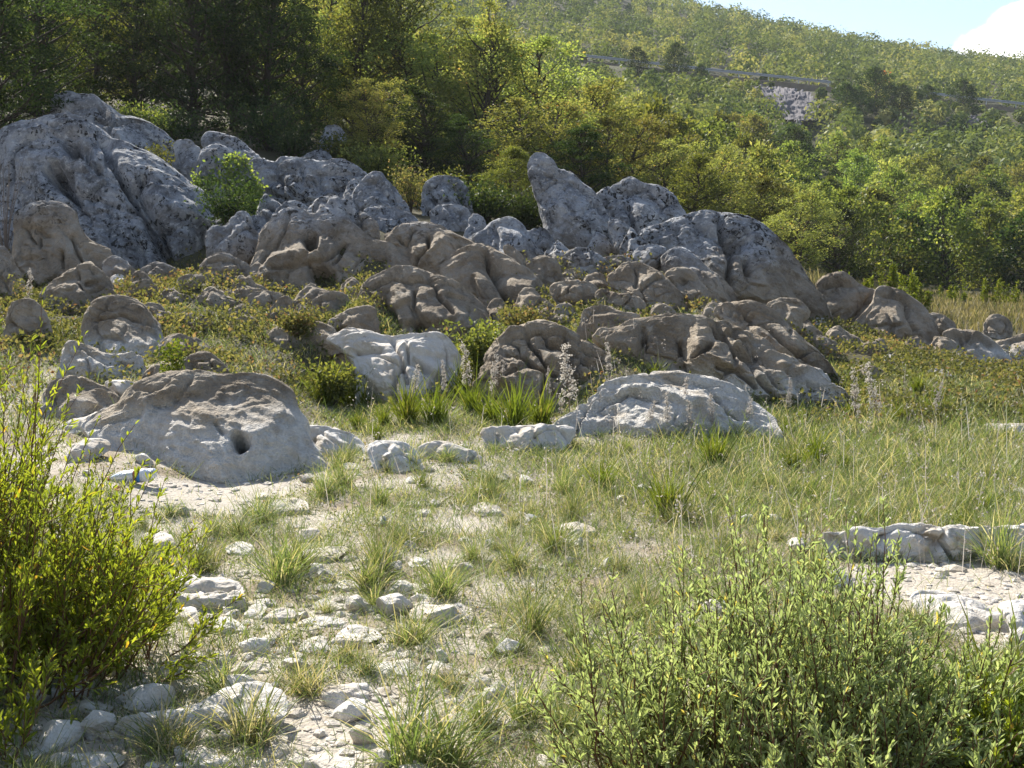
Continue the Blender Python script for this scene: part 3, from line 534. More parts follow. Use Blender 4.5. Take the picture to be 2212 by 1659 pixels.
# rocks that stand behind others keep clear of the crest of the rock in front
R = [(n, c, l, p, D, ln * (.65 if n == B_ else 1), T * (.74 if n == B_ else 1), o) for n, c, l, p, D, ln, T, o in R]
def _bb(p): a = np.array(p); return a[:, 0].min(), a[:, 0].max(), a[:, 1].min(), a[:, 1].max()
_ord = sorted([k for k in range(len(R)) if R[k][4]], key=lambda k: R[k][4])
for a_, j in enumerate(_ord):
    xj0, xj1, tj, bj = _bb(R[j][3]); need = R[j][4]
    for i in _ord[:a_]:
        xi0, xi1, ti, bi = _bb(R[i][3])
        if min(xi1, xj1) - max(xi0, xj0) < .2 * min(xi1 - xi0, xj1 - xj0) or bj < ti + 6 or bj > bi + 8: continue
        m_ = R[i][4] / F; hi_ = (bi - ti) * m_; ti_ = R[i][6] * min((xi1 - xi0), 1.5 * (bi - ti)) * m_
        need = max(need, R[i][4] + R[i][5] * hi_ * .9 + .85 * ti_)
    R[j] = R[j][:4] + (min(need, R[j][4] + 3.5),) + R[j][5:]

# ------------------------------------------------------------------ terrain: heights from points that the ground passes through
CT = []
def ctl(D, *uv):
    for i in range(0, len(uv), 2): CT.append(at(uv[i], uv[i + 1], D))
def flatpt(x, y, z=0.0): CT.append(np.array([x, y, z]))
for th in np.radians([-65, -45, -28, -14, 0, 14, 28, 45, 65]):
    for r in (1.2, 2.5, 4, 6, 8):
        flatpt(r * math.sin(th), r * math.cos(th))
for x in (3, 4.5, 7): flatpt(x, 10.3, .03)
for x in (-1, .5, 2): flatpt(x, 9.6, .09)
ctl(10, 150, 830, 420, 830); ctl(12, 60, 715, 450, 722, 620, 760); ctl(13.5, 330, 640, 480, 635, 760, 620)
ctl(13.5, 1500, 670, 1250, 680); ctl(14, 1800, 740, 2000, 790); ctl(22, 1980, 690, 2212, 690); ctl(35, 1900, 645, 2212, 655); ctl(46, 1900, 632, 2212, 640)
ctl(19, 0, 440); ctl(24, -100, 320, 100, 310); ctl(27, 300, 285, 500, 300, 690, 330); ctl(24, 900, 440); ctl(22, 1100, 485, 1250, 505); ctl(23, 1400, 525); ctl(24, 1600, 565); ctl(26, 1760, 605)
ctl(40, -300, 160, 0, 190, 500, 190, 900, 370, 1100, 420, 1300, 460, 1600, 545, 1900, 612, 2300, 640)
ctl(70, -300, 40, 0, 60, 500, 70, 900, 260, 1100, 320, 1300, 350, 1600, 420, 1900, 480, 2300, 510)
ctl(110, -300, -80, 0, -50, 500, -30, 900, 150, 1100, 200, 1300, 232, 1600, 300, 1900, 345, 2300, 380)
ctl(145, 0, -140, 500, -120, 1000, 105, 1300, 146, 1600, 178, 1790, 198, 2000, 224, 2300, 258)
ctl(158, 0, -150, 500, -130, 1000, 100, 1300, 142, 1600, 176, 1790, 195, 2000, 220, 2300, 254)
ctl(220, 0, -220, 600, -190, 1000, 30, 1300, 66, 1600, 104, 1900, 146, 2300, 198)
ctl(350, 0, -320, 600, -260, 1000, -120, 1250, -60, 1450, 14, 1600, 52, 1800, 98, 1950, 124, 2212, 152, 2400, 160)
ctl(600, 0, -220, 600, -160, 1000, 0, 1300, 80, 1600, 150, 1900, 210, 2300, 250)
ctl(1500, 0, 200, 600, 250, 1000, 330, 1300, 380, 1600, 400, 1900, 420, 2300, 430)
for th in (-62, 62):
    t = math.radians(th)
    for r, e in ((14, .0), (22, .06 if th < 0 else 0), (45, .13 if th < 0 else .0), (110, .2 if th < 0 else .05), (350, .22 if th < 0 else .1), (1500, .08)):
        flatpt(r * math.sin(t), r * math.cos(t), EYE * 0 + r * e)
for r in R:
    poly, D = r[3], r[4]
    if D:
        us = [p[0] for p in poly]; vb = max(p[1] for p in poly)
        mw = min(np.ptp(us), 1.5 * (vb - min(p[1] for p in poly))) * D / F * r[6]
        q = at(np.mean(us), vb, D); CT.append(q + np.array([0, .1 * mw, 0])); CT.append(q + np.array([0, .7 * mw, .04 * mw]))
CT = np.array(CT)
def _dom(x, y):
    r = np.hypot(x, y); th = np.clip(np.arctan2(x, y), -1.15, 1.15)
    return np.stack([th * 2.2, np.log(np.maximum(r, .8))], -1), r
_q, _r = _dom(CT[:, 0], CT[:, 1]); _val = CT[:, 2] / np.maximum(_r, .8)
def _k(a, b):
    d2 = ((a[:, None] - b[None]) ** 2).sum(-1); return -np.sqrt(d2 + .0016)
_n = len(_q); _A = np.zeros((_n + 3, _n + 3)); _A[:_n, :_n] = _k(_q, _q) + np.eye(_n) * .01
_A[:_n, _n] = 1; _A[:_n, _n + 1:] = _q; _A[_n, :_n] = 1; _A[_n + 1:, :_n] = _q.T
_w = np.linalg.solve(_A, np.concatenate([_val, np.zeros(3)]))

def ground(x, y):
    x = np.atleast_1d(np.asarray(x, float)); y = np.atleast_1d(np.asarray(y, float)); out = np.empty(len(x))
    for i in range(0, len(x), 20000):
        q, r = _dom(x[i:i + 20000], y[i:i + 20000])
        z = (_k(q, _q) @ _w[:_n] + _w[_n] + q @ _w[_n + 1:]) * np.maximum(r, .8)
        nr = np.clip((r - 1.5) / 2, 0, 1)
        p = np.stack([x[i:i + 20000], y[i:i + 20000], 0 * r], -1)
        z = z * nr + .05 * fbm(p * .8, 3, 3) * np.clip((r - 4) / 5, 0, 1) + .012 * fbm(p * 4, 5, 3)
        z += np.clip((r - 25) / 60, 0, 1) * (1.2 * fbm(p / 14, 8, 3))
        out[i:i + 20000] = z
    return out

def foot(u, v, lo=2.2, hi=60):
    """forward distance at which the sight line through (u, v) meets the ground"""
    D = np.geomspace(lo, hi, 500); p = at(np.full(500, u), np.full(500, v), D)
    b = np.nonzero(p[:, 2] < ground(p[:, 0], p[:, 1]))[0]
    return D[b[0]] if len(b) else hi

def gpt(u, v):
    D = foot(u, v); p = at(u, v, D); p[2] = ground(p[0], p[1])[0]; return p

# the ground: one polar sheet round the camera
_th = np.concatenate([np.linspace(-180, -36, 40)[:-1], np.linspace(-36, 36, 420), np.linspace(36, 180, 40)[1:]])
_rr = np.concatenate([[.05, .5], np.geomspace(1.0, 60, 330), np.geomspace(62, 640, 100)])
TH, RR = np.meshgrid(np.radians(_th), _rr, indexing='ij'); gx = (RR * np.sin(TH)).ravel(); gy = (RR * np.cos(TH)).ravel()
gz = ground(gx, gy); nT, nR = TH.shape
i = np.arange(nT - 1)[:, None] * nR + np.arange(nR - 1)[None]
gq = np.stack([i, i + nR, i + nR + 1, i + 1], -1).reshape(-1, 4)[:, ::-1]
GM = ground_material()
BARE = [[(255, 1075), (330, 1035), (460, 1040), (690, 1050), (560, 1085), (520, 1115), (380, 1110), (300, 1110)], [(1760, 1225), (1990, 1212), (2260, 1225), (2290, 1420), (2100, 1400), (1960, 1320), (1790, 1275)],
        [(640, 1500), (860, 1490), (900, 1560), (780, 1659), (600, 1659), (560, 1560)]]
_g3 = np.stack([gx, gy, gz], -1); _guv = pix(_g3) + 14 * np.stack([noise(_g3 * 3, 1), noise(_g3 * 3, 2)], -1); _pal = np.zeros(len(gx))
for b in BARE: _pal = np.maximum(_pal, inpoly(_guv, b) * 1.0)
tag(new_obj('ground', _g3, [gq], GM, smooth=True, tint=_pal), kind='structure')

# ------------------------------------------------------------------ rocks
ROCK = rock_material(); STONE = stone_material()

def smooth_closed(p, it=2):
    for _ in range(it):
        q = np.roll(p, -1, 0); p = np.stack([.75 * p + .25 * q, .25 * p + .75 * q], 1).reshape(-1, 2)
    return p

def resample(p, n):
    q = np.vstack([p, p[:1]]); s = np.concatenate([[0], np.cumsum(np.linalg.norm(np.diff(q, axis=0), axis=1))])
    t = np.linspace(0, s[-1], n, endpoint=False); return np.stack([np.interp(t, s, q[:, 0]), np.interp(t, s, q[:, 1])], -1)

def seg_dist(p, line):
    d = np.full(len(p), 1e9)
    for a, b in zip(line[:-1], line[1:]):
        ab = b - a; t = np.clip(((p - a) @ ab) / (ab @ ab + 1e-9), 0, 1); d = np.minimum(d, np.linalg.norm(p - a - t[:, None] * ab, axis=1))
    return d

def build_rock(rec, idx):
    name, cat, label, poly, D, lean, T, o = rec
    poly = np.array(poly); reg = o['reg']; sharp = o.get('sharp', 0)
    w = np.ptp(poly[:, 0]); h = np.ptp(poly[:, 1]); vb = poly[:, 1].max(); vt = poly[:, 1].min()
    flat_ = sharp and lean > .8 and D is None; T = .16 if flat_ else T
    if D is None: D = foot(poly[:, 0].mean(), vb - .02 * h)
    m = D / F; size = math.sqrt(w * h) * m
    poly = poly.copy(); poly[:, 0] = poly[:, 0].mean() + (poly[:, 0] - poly[:, 0].mean()) * (1.06 if not sharp else 1.05)
    out = smooth_closed(poly, 1 if sharp else 2)
    ext = o.get('ext', .42 if name == B_ else .22) * h
    k = np.clip((out[:, 1] - (vb - .4 * h)) / (.4 * h), 0, 1); out = out.copy(); out[:, 1] += ext * k * k * (3 - 2 * k); mx = poly[:, 0].mean(); out[:, 0] = mx + (out[:, 0] - mx) * (1 + (.36 if name == B_ else .12) * k)
    per = np.linalg.norm(np.diff(np.vstack([out, out[:1]]), axis=0), axis=1).sum()
    n = int(np.clip(per / 3.3, 44, 460)); rf = int(np.clip(n / 2.9, 14, 150)); rb = max(5, rf // 4)
    out = resample(out, n)
    q = np.roll(out, -1, 0); cr = out[:, 0] * q[:, 1] - q[:, 0] * out[:, 1]; A = cr.sum() / 2
    c = ((out + q) * cr[:, None]).sum(0) / (6 * A)
    if 'cy' in o: c[1] = vt + o['cy'] * h
    p = o.get('p', 2.4 if not sharp else 3.0)
    s = np.concatenate([np.sin(np.linspace(.012, math.pi / 2, rf)) ** .9, np.sin(np.linspace(math.pi / 2, .03, rb + 1))[1:] ** .9])
    front = np.concatenate([np.ones(rf), -np.ones(rb)])
    dome = np.sqrt(np.maximum(1 - s ** p, 0)) * front
    UV = c[None, None] + (out - c)[None] * s[:, None, None]
    hh = (vb - UV[..., 1]) * m; Tm = T * min(w, h * 1.5) * m
    Tm = max(Tm, .03)
    ln = np.where(hh > 0, lean * hh, .15 * hh)
    if flat_:
        fh = (.30 + .12 * (idx % 3) / 2) * h * m; ln = np.where(hh > 0, .15 * np.minimum(hh, fh) + .80 * D / EYE * np.maximum(hh - fh, 0), .15 * hh)
    fk = np.clip((UV[..., 1] - (vt + .35 * h)) / (.6 * h), 0, 1); fk = 1 - .72 * fk * fk * (3 - 2 * fk)
    depth = D + ln + Tm * np.where(front[:, None] > 0, (1 - dome[:, None]) * fk, fk - dome[:, None])
    P = at(UV[..., 0], UV[..., 1], depth).reshape(-1, 3); uv = UV.reshape(-1, 2)
    # normals of the bare shape
    G = P.reshape(len(s), n, 3); dn = np.roll(G, -1, 1) - np.roll(G, 1, 1); dr = np.gradient(G, axis=0)
    N_ = unit(np.cross(dn, dr)).reshape(-1, 3)
    cen = G.mean((0, 1))
    if ((P - cen) * N_).sum() < 0: N_ = -N_
    fr = np.repeat(front, n); sd = idx * 7 + 11; L = size; rough = o.get('rough', 1.0)
    # dipping folds
    ax = unit(np.array([.80, .15, -.58])); bx = unit(np.cross(ax, [0, 1, 0])); cx = np.cross(ax, bx)
    Q = np.stack([P @ ax * .32, P @ bx, P @ cx], -1)
    macro = L * (.085 * fbm(P / (.55 * L), sd, 3, .45) + .034 * (ridged(Q / (.34 * L), sd + 3, 2) - .62))
    rim = np.repeat(np.clip((1 - s) / .22, 0, 1), n)
    def soft(d): return d * np.where(d < 0, .25 + .75 * rim, .6 + .4 * rim)
    P0 = P; P = P + N_ * soft(macro)[:, None]
    # broken faces
    rg = np.random.default_rng(idx + 400); kf = .9
    cc = P.reshape(len(s), n, 3)[:rf].mean((0, 1))
    eye = unit(P - np.array([0, 0, EYE])); fm = np.repeat(front > 0, n) * np.repeat(np.clip((1 - s) / .12, 0, 1), n)
    bul = .62 * Tm * np.repeat(np.maximum(dome, 0), n)
    for _ in range(11 if sharp else 20):
        nv = unit(rg.normal(size=3) * np.array([1, .5, .9]) + np.array([0, -.75, .35])); pr = (P - cc) @ nv
        lim_ = np.quantile(pr, rg.uniform(.80, .93) if sharp else rg.uniform(.80, .96)); dn_ = -(eye @ nv)
        mv = np.maximum(pr - lim_, 0) * kf / np.maximum(dn_, .35) * fm
        P = P + eye * np.minimum(mv, bul)[:, None]; bul = np.maximum(bul - mv, 0)
    P1, P = P, P0
    disp = rough * (.042 * fbm(P / .34, 91, 5, .62) + .055 * (ridged(Q / .36, 92, 4) - .62) + .030 * (ridged(np.stack([P @ ax * .25, P @ bx, P @ cx], -1) / .11, 93, 2) - .62)) * min(1, L / .5)
    disp += rough * .007 * fbm(P / .06, 95, 3) * min(1, L / .4)
    # bedding ledges
    tb_ = (P @ cx) / (.16 + .10 * L) + 1.1 * noise(P / (.5 * L + .1), 81) + .25 * noise(P / .2, 82); saw = tb_ - np.floor(tb_); saw = np.where(saw < .82, saw / .82, (1 - saw) / .18)
    disp += rough * min(.055, .05 * L) * (saw - .5) * np.clip(.35 + 2.2 * noise(P / (.7 * L) + 5, 83), 0, 1)
    we = worley_edge((P + .1 * np.stack([noise(P * 2.5, 31), noise(P * 2.5, 32), noise(P * 2.5, 33)], -1)) / (.42 * L + .15), 97)
    disp -= o.get('ck', 1) * min(.14, .11 * L) * rough * np.exp(-(we / .05) ** 2) * np.clip(.25 + 2.6 * noise(P / (.6 * L), 98), 0, 1)
    w2 = worley_edge((P + .06 * np.stack([noise(P * 5, 41), noise(P * 5, 42), noise(P * 5, 43)], -1)) * np.array([1, 1, 1.5]) / (.13 * L + .10), 99)
    disp -= o.get('ck', 1) * min(.07, .06 * L) * rough * np.exp(-(w2 / .09) ** 2) * np.clip(-.1 + 2.6 * noise(P / (.5 * L) + 7, 94), 0, 1)
    # pits of weathered upper rock
    pit = np.clip(fbm(P / .16, 71, 3) - .22, 0, 1); disp -= .20 * pit * np.clip((P[:, 2] - 1.2) / .8, 0, 1) * min(1, L)
    for ck in o.get('cr', ()):
        d = seg_dist(uv, np.array(P2(reg, ck))); cw = o.get('cw', 8)
        d = d + 3.0 * noise(P * 3.0, 55) * cw / 8
        disp -= np.where(fr > 0, o.get('cd', .11 * min(1.5, L)) * (.8 * np.exp(-(d / (cw * .5)) ** 2) + .2 * np.exp(-(d / (cw * 1.6)) ** 2)), 0)
    for hk in o.get('holes', ()):
        a, b, rr_ = [float(x) for x in hk.split(',')]; ox, oy, kk = REG[reg]
        d = np.linalg.norm(uv - [ox + a * kk, oy + b * kk], axis=1) / (rr_ * kk)
        disp -= np.where(fr > 0, o.get('hd', .35) * np.exp(-(d * 1.15) ** 3), 0)
    disp = np.maximum(disp, -(.8 * Tm + .03))
    P = P1 + N_ * soft(disp)[:, None]
    nr = len(s); i = np.arange(nr - 1)[:, None] * n + np.arange(n)[None]; j = np.arange(nr - 1)[:, None] * n + (np.arange(n)[None] + 1) % n
    f4 = np.stack([i, i + n, j + n, j], -1).reshape(-1, 4)
    P = np.vstack([P, P[:n].mean(0), P[-n:].mean(0)]); a = len(P) - 2; r0 = np.arange(n); r1 = (r0 + 1) % n; l0 = (nr - 1) * n
    f3 = np.vstack([np.stack([np.full(n, a), r0, r1], -1), np.stack([np.full(n, a + 1), l0 + r1, l0 + r0], -1)])
    v0, v1, v2 = P[f4[:, 0]], P[f4[:, 1]], P[f4[:, 2]]
    if (np.cross(v1 - v0, v2 - v0) * ((v0 + v2) / 2 - P.mean(0))).sum() < 0: f4 = f4[:, ::-1]; f3 = f3[:, ::-1]
    org = at(c[0], vb, D + Tm); 
    small = (name != B_ or o.get('wl', 0) > .8) and not o.get('dark')
    ob = new_obj(name, P, [f4, f3], STONE if small else ROCK, smooth=True, origin=org)
    ob.color = (o.get('wl', .22), .62 if ' tan ' in ' ' + label and 'grey' not in label else 0, 0, 1)
    tag(ob, label, cat, o.get('grp'))
    return ob
BOULDERS = [build_rock(r, k) for k, r in enumerate(R)]
# ------------------------------------------------------------------ vegetation materials
L_DARK = leaf_material('juniper_and_shade_green', [(0, (.022, .038, .014)), (.6, (.044, .07, .022)), (1, (.10, .125, .035))], .45, .3, .02)  # dark juniper leaves; on the shaded middle trees this colour carries their shade
L_MID = leaf_material('leaf_green', [(0, (.075, .105, .030)), (.55, (.17, .205, .055)), (1, (.30, .30, .09))], .56, .5, .02)
L_PALE = leaf_material('leaf_pale', [(0, (.12, .15, .05)), (.5, (.25, .275, .09)), (.9, (.37, .35, .14)), (1, (.42, .28, .11))], .58, .42, .02)
L_SCRUB = leaf_material('scrub_green', [(0, (.07, .10, .038)), (.5, (.17, .205, .07)), (1, (.34, .32, .13))], .33, .1, .01)
L_WIL = leaf_material('willow_leaf', [(0, (.13, .18, .025)), (.6, (.24, .29, .04)), (.93, (.34, .36, .06)), (1, (.5, .33, .05))], .62, .05, .03, (1.3, 1.25, .5))
L_WILG = leaf_material('willow_leaf_grey', [(0, (.24, .285, .12)), (.6, (.36, .42, .19)), (.92, (.48, .50, .29)), (1, (.58, .46, .12))], .55, .05, .03, (1.12, 1.15, .7))
L_GRASS = leaf_material('grass_blade', [(0, (.095, .14, .048)), (.45, (.175, .225, .082)), (.68, (.27, .285, .13)), (.82, (.42, .37, .23)), (1, (.58, .53, .42))], .45, .15, .025)
L_LUSH = leaf_material('lush_grass_blade', [(0, (.075, .11, .015)), (.6, (.15, .19, .025)), (.9, (.24, .25, .05)), (1, (.36, .29, .12))], .5, .1, .02)
L_BRAM = leaf_material('bramble_leaf', [(0, (.075, .085, .032)), (.45, (.15, .155, .06)), (.70, (.27, .235, .11)), (.82, (.27, .18, .11)), (1, (.17, .085, .06))], .45, .1, .012)
L_MEADOW = leaf_material('meadow_straw', [(0, (.10, .125, .045)), (.4, (.20, .175, .10)), (1, (.36, .31, .225))], .35, .1, .01)
L_DRY = leaf_material('dry_plant', [(0, (.28, .235, .18)), (.5, (.44, .39, .335)), (1, (.60, .56, .50))], .42, .1, .03, (1, 1, 1))
BARK = plain('bark', (.075, .062, .050), .9, .1); TWIG = plain('willow_twig', (.13, .065, .035), .7, .2); GTWIG = plain('grey_twig', (.20, .17, .145), .85, .1)

def rnd_dir(n, zbias=0.0, flat=1.0):
    d = rng.normal(size=(n, 3)); d[:, 2] = d[:, 2] * flat + zbias; return unit(d)

# ------------------------------------------------------------------ trees
def make_tree(name, H, Rc, mat, n_cl=40, per=220, leaf=.10, base=.22, flat=.55, csz=.55, shape=1.0, limbs=True, trunks=1, seed=0, asp=.55):
    """a trunk with limbs that reach into every leaf clump, and a crown of small leaves"""
    global rng
    keep = rng; rng = np.random.default_rng(1000 + seed)
    root = empty(name, (0, 0, 0), 'x', 'tree')
    tb = MB(); cb = MB(); heads = []
    for t in range(trunks):
        a = rng.uniform(0, 6.3); off = np.array([math.cos(a), math.sin(a), 0]) * (.12 * H if trunks > 1 else 0)
        zz = np.linspace(-.3, H * .93, 9); wob = np.cumsum(rng.normal(size=(9, 2)) * .018 * H, axis=0)
        pts = np.stack([wob[:, 0] + off[0] * np.linspace(.2, 1, 9), wob[:, 1] + off[1] * np.linspace(.2, 1, 9), zz], -1)
        tb.tube(pts, np.linspace(.021 * H, .004 * H, 9) / math.sqrt(trunks), 7); heads.append(pts)
    for c in range(n_cl):
        pts = heads[c % trunks]
        f = base + (1 - base) * ((c + rng.uniform(0, 1)) / n_cl)
        prof = max(.12, math.sin(math.pi * min(1, (f - base) / (1 - base) * .93 + .10)) ** shape) if shape > 0 else max(.12, (1.06 - f) / (1 - base))
        a = c * 2.399 + rng.uniform(-.6, .6); rr = Rc * prof * rng.uniform(.35, 1.05)
        ax = np.array([np.interp(f * H, pts[:, 2], pts[:, 0]), np.interp(f * H, pts[:, 2], pts[:, 1]), 0])
        cen = ax + np.array([math.cos(a) * rr, math.sin(a) * rr, f * H + rng.normal() * .03 * H])
        if limbs:
            f0 = max(.08, f - .10 - .35 * rr / H); s0 = np.array([np.interp(f0 * H, pts[:, 2], pts[:, k]) for k in (0, 1)] + [f0 * H])
            k = np.linspace(0, 1, 5)[:, None]; arc = s0 + (cen - s0) * k + np.array([0, 0, -.04 * H]) * (k * (1 - k)) * 2 + rng.normal(size=(5, 3)) * .012 * H * k
            tb.tube(arc, np.linspace(.0065 * H, .0016 * H, 5), 4)
        m = int(per * rng.uniform(.55, 1.35)); sz = csz * rng.uniform(.7, 1.25) * (.55 + .45 * prof)
        g = rng.normal(size=(m, 3)); g = g / (np.linalg.norm(g, axis=1)[:, None]) * (rng.uniform(0, 1, (m, 1)) ** .5)
        q = cen + g * np.array([sz, sz, sz * flat]) * (1 + .45 * noise(g * 1.7 + c * 3.1, seed)[:, None])
        out = unit(q - ax * 1 - np.array([0, 0, f * H - .4]))
        d = out * .8 + rng.normal(size=(m, 3)) * .7 + np.array([0, 0, -.1])
        tc_ = np.clip(rng.normal(.42, .22, m) + rng.normal() * .10, 0, 1)
        leaf_quads(cb, q, d, leaf * rng.uniform(.7, 1.35, m), leaf * asp * rng.uniform(.8, 1.2, m), tc_, .1)
    tb.build('trunk', BARK, root, True); cb.build('crown', mat, root)
    rng = keep
    return root

PROTO = {}
def proto(key, **kw): PROTO[key] = [make_tree(kw.pop('name', 'tree') if False else key_name[key], seed=sum(map(ord, key)) * 10 + i, **kw) for i in range(kw.pop('count', 2))]
key_name = {'dark': 'dark_tree', 'green': 'leafy_tree', 'pale': 'pale_tree', 'slopegreen': 'slope_tree', 'slopedark': 'slope_tree', 'slopepale': 'slope_tree'}
proto('dark', count=3, H=7.5, Rc=2.3, mat=L_DARK, n_cl=95, per=210, leaf=.10, base=.06, flat=.42, csz=.75, shape=.55)
proto('green', count=3, H=6.0, Rc=2.0, mat=L_MID, n_cl=75, per=200, leaf=.11, base=.05, flat=.6, csz=.68, shape=.6)
proto('pale', count=3, H=5.6, Rc=1.7, mat=L_PALE, n_cl=70, per=190, leaf=.095, base=.05, flat=.7, csz=.60, shape=.6, trunks=2)
proto('slopegreen', count=3, H=4.2, Rc=1.9, mat=L_MID, n_cl=42, per=85, leaf=.19, base=.12, flat=.6, csz=.72, shape=.6)
proto('slopedark', count=2, H=4.0, Rc=1.8, mat=L_DARK, n_cl=42, per=85, leaf=.19, base=.08, flat=.6, csz=.72, shape=.6)
proto('slopepale', count=3, H=3.8, Rc=1.7, mat=L_PALE, n_cl=40, per=85, leaf=.17, base=.10, flat=.65, csz=.68, shape=.65)
_used = {}
def plant(key, x, y, rz, sc, label, group=None, dz=-.05, k=None, wide=1.0):
    i = int(rng.integers(len(PROTO[key]))) if k is None else k % len(PROTO[key])
    p = PROTO[key][i]; z = ground(x, y)[0] + dz
    if (key, i) not in _used:
        _used[(key, i)] = 1; p.location = (x, y, z); p.rotation_euler = (0, 0, rz); p.scale = (sc * wide, sc * wide, sc); p['label'] = label
        if group: p['group'] = group
        return p
    q = dup(p, (x, y, z), rz, sc, label, group); q.scale = (sc * wide, sc * wide, sc)
    return q

# trees standing right behind the outcrop, one by one: (kind, picture x of the trunk, forward distance, height factor, label)
NEAR = [('dark', 20, 23, -200, 'dark tree at the left edge rising behind the giant boulder'), ('dark', -130, 22, -200, 'dark tree leaning into the picture from beyond the left edge'),
        ('dark', 120, 27, -150, 'dark shaded tree behind the knobbly dark grey boulder'), ('green', 230, 31, -60, 'sunlit leafy tree in the gap between the dark trees'), ('green', 130, 34, -120, 'tall sunlit leafy tree at the top left behind the dark trees'),
        ('dark', 330, 30, -80, 'dark tree with feathery layered boughs left of the big dark group'), ('dark', 420, 28.5, -150, 'big dark tree with a forked pale stem at its foot'), ('dark', 520, 29, -200, 'tallest dark tree in the middle of the dark group'),
        ('dark', 610, 29, -100, 'dark tree sweeping down toward the shrubs above the blocky boulder'), ('dark', 680, 31, 20, 'dark tree at the right end of the dark group'), ('pale', 700, 36, -60, 'pale sunlit tree behind the right end of the dark group'),
        ('green', 790, 33, -30, 'bright green tree right of the dark group with visible limbs'), ('green', 860, 35, -90, 'tall bright green tree with open limbs at the top of the picture'), ('pale', 790, 26, 170, 'young pale tree in front of the bright green trees'),
        ('dark', 850, 28, 210, 'shaded green tree above the cone-shaped boulder'), ('dark', 930, 27.5, 200, 'shaded green tree above the round-headed boulder'), ('pale', 960, 33, 70, 'pale yellow-green tree above the shaded middle trees'),  # shaded middle trees: green trees in the dark kind, shade painted into the leaves
        ('pale', 1035, 31, 10, 'tall thin pale tree whose bare top stem stands above the rest'), ('pale', 1100, 33, 90, 'pale yellow-green tree right of the tall thin pale tree'), ('dark', 1020, 26.5, 250, 'shaded bushy tree right behind the squat dark grey boulder'),
        ('green', 1110, 23, 330, 'low leafy tree drooping over the left side of the pinnacle'), ('pale', 1180, 27, 200, 'pale tree just behind the tip of the pinnacle'), ('pale', 1010, 37, 40, 'pale tree on the slope behind the tall thin pale tree'),
        ('dark', 1260, 26.5, 270, 'dark green bushy tree right of the pinnacle tip'), ('pale', 1330, 30, 240, 'pale tree right of the dark green bushy tree by the pinnacle'), ('pale', 1420, 29, 300, 'pale tree above the lumpy grey boulder'),
        ('green', 1490, 27, 330, 'green shrubby tree right behind the lumpy grey boulder'), ('pale', 1240, 33, 170, 'pale tree up the slope behind the pinnacle'), ('pale', 1540, 32, 310, 'pale tree left of the big right-hand dome'),
        ('pale', 1700, 29, 400, 'pale loose tree just right of the big right-hand dome'), ('green', 1640, 33, 370, 'green tree behind the crest of the big right-hand dome'), ('dark', 1800, 33, 440, 'dark bushy tree low behind the right end of the outcrop'),
        ('pale', 1470, 36, 250, 'pale tree on the slope behind the lumpy grey boulder')]
for k, (key, u, D, sc, lb) in enumerate(NEAR):
    x_ = (u - CU) / F * D; vg = pix(np.array([[x_, D, ground(x_, D)[0]]]))[0, 1]
    plant(key, x_, D, rng.uniform(0, 6.3), max(.25, (vg - sc) / F * D / {'dark': 7.7, 'green': 6.3, 'pale': 5.9}[key]), lb, 'trees along the top of the outcrop', k=k, wide=1.45 if sc > 50 else 1.1)

# trees on the slope and beyond the meadow: the nearest few hundred stand one by one
def poisson(pts, dmin):
    keep = []; cell = {}
    for i, p in enumerate(pts):
        c = (int(p[0] // dmin), int(p[1] // dmin)); ok = True
        for a in (-1, 0, 1):
            for b in (-1, 0, 1):
                for j in cell.get((c[0] + a, c[1] + b), ()):
                    if (pts[j][0] - p[0]) ** 2 + (pts[j][1] - p[1]) ** 2 < dmin * dmin: ok = False
        if ok: keep.append(i); cell.setdefault(c, []).append(i)
    return pts[keep]

def wedge(n, y0, y1, u0, u1):
    y = np.sqrt(rng.uniform(y0 ** 2, y1 ** 2, n)); u = rng.uniform(u0, u1, n); return np.stack([(u - CU) / F * y, y], -1)
edge_u = [(u, D) for u, D in ((1880, 45), (1960, 47), (2040, 45.5), (2130, 46.5), (2215, 45), (2300, 46), (1830, 40), (2000, 52), (2100, 53))]
for k, (u, D) in enumerate(edge_u):
    plant(['slopegreen', 'slopedark'][k % 3 == 1], (u - CU) / F * D, D, rng.uniform(0, 6.3), rng.uniform(.75, 1.0), 'round bushy tree along the far edge of the dry meadow', 'bushy trees at the meadow edge', k=k)
SL = poisson(wedge(6000, 36, 92, -60, 2290), 3.3)
pq = np.stack([SL[:, 0], SL[:, 1], ground(SL[:, 0], SL[:, 1])], -1); puv = pix(pq)
ok = ~((puv[:, 0] > 1720) & (SL[:, 1] < 50)) & ~((puv[:, 0] < 1500) & (SL[:, 1] < 40)) & (puv[:, 1] > -120)
SL = SL[ok]; SL = SL[np.argsort(SL[:, 1])]; print('slope trees', len(SL)); SLN = SL[:255]
yend = SLN[-1, 1]
for k, (x, y) in enumerate(SLN):
    g = noise(np.array([[x / 9, y / 9, 0]]), 40)[0] + rng.normal() * .22
    u = pix(np.array([[x, y, 2.0]]))[0, 0]
    key = 'slopepale' if g > (.02 if u < 1650 else .22) else ('slopedark' if g < -.28 else 'slopegreen')
    plant(key, x, y, rng.uniform(0, 6.3), rng.uniform(.6, 1.1) * (1.15 if u < 1000 else 1), {'slopepale': 'pale yellow-green scrub tree on the wooded slope below the road', 'slopedark': 'dark green scrub tree on the wooded slope below the road', 'slopegreen': 'fresh green scrub tree on the wooded slope below the road'}[key],
          {'slopepale': 'pale trees on the lower slope', 'slopedark': 'dark trees on the lower slope', 'slopegreen': 'green trees on the lower slope'}[key])

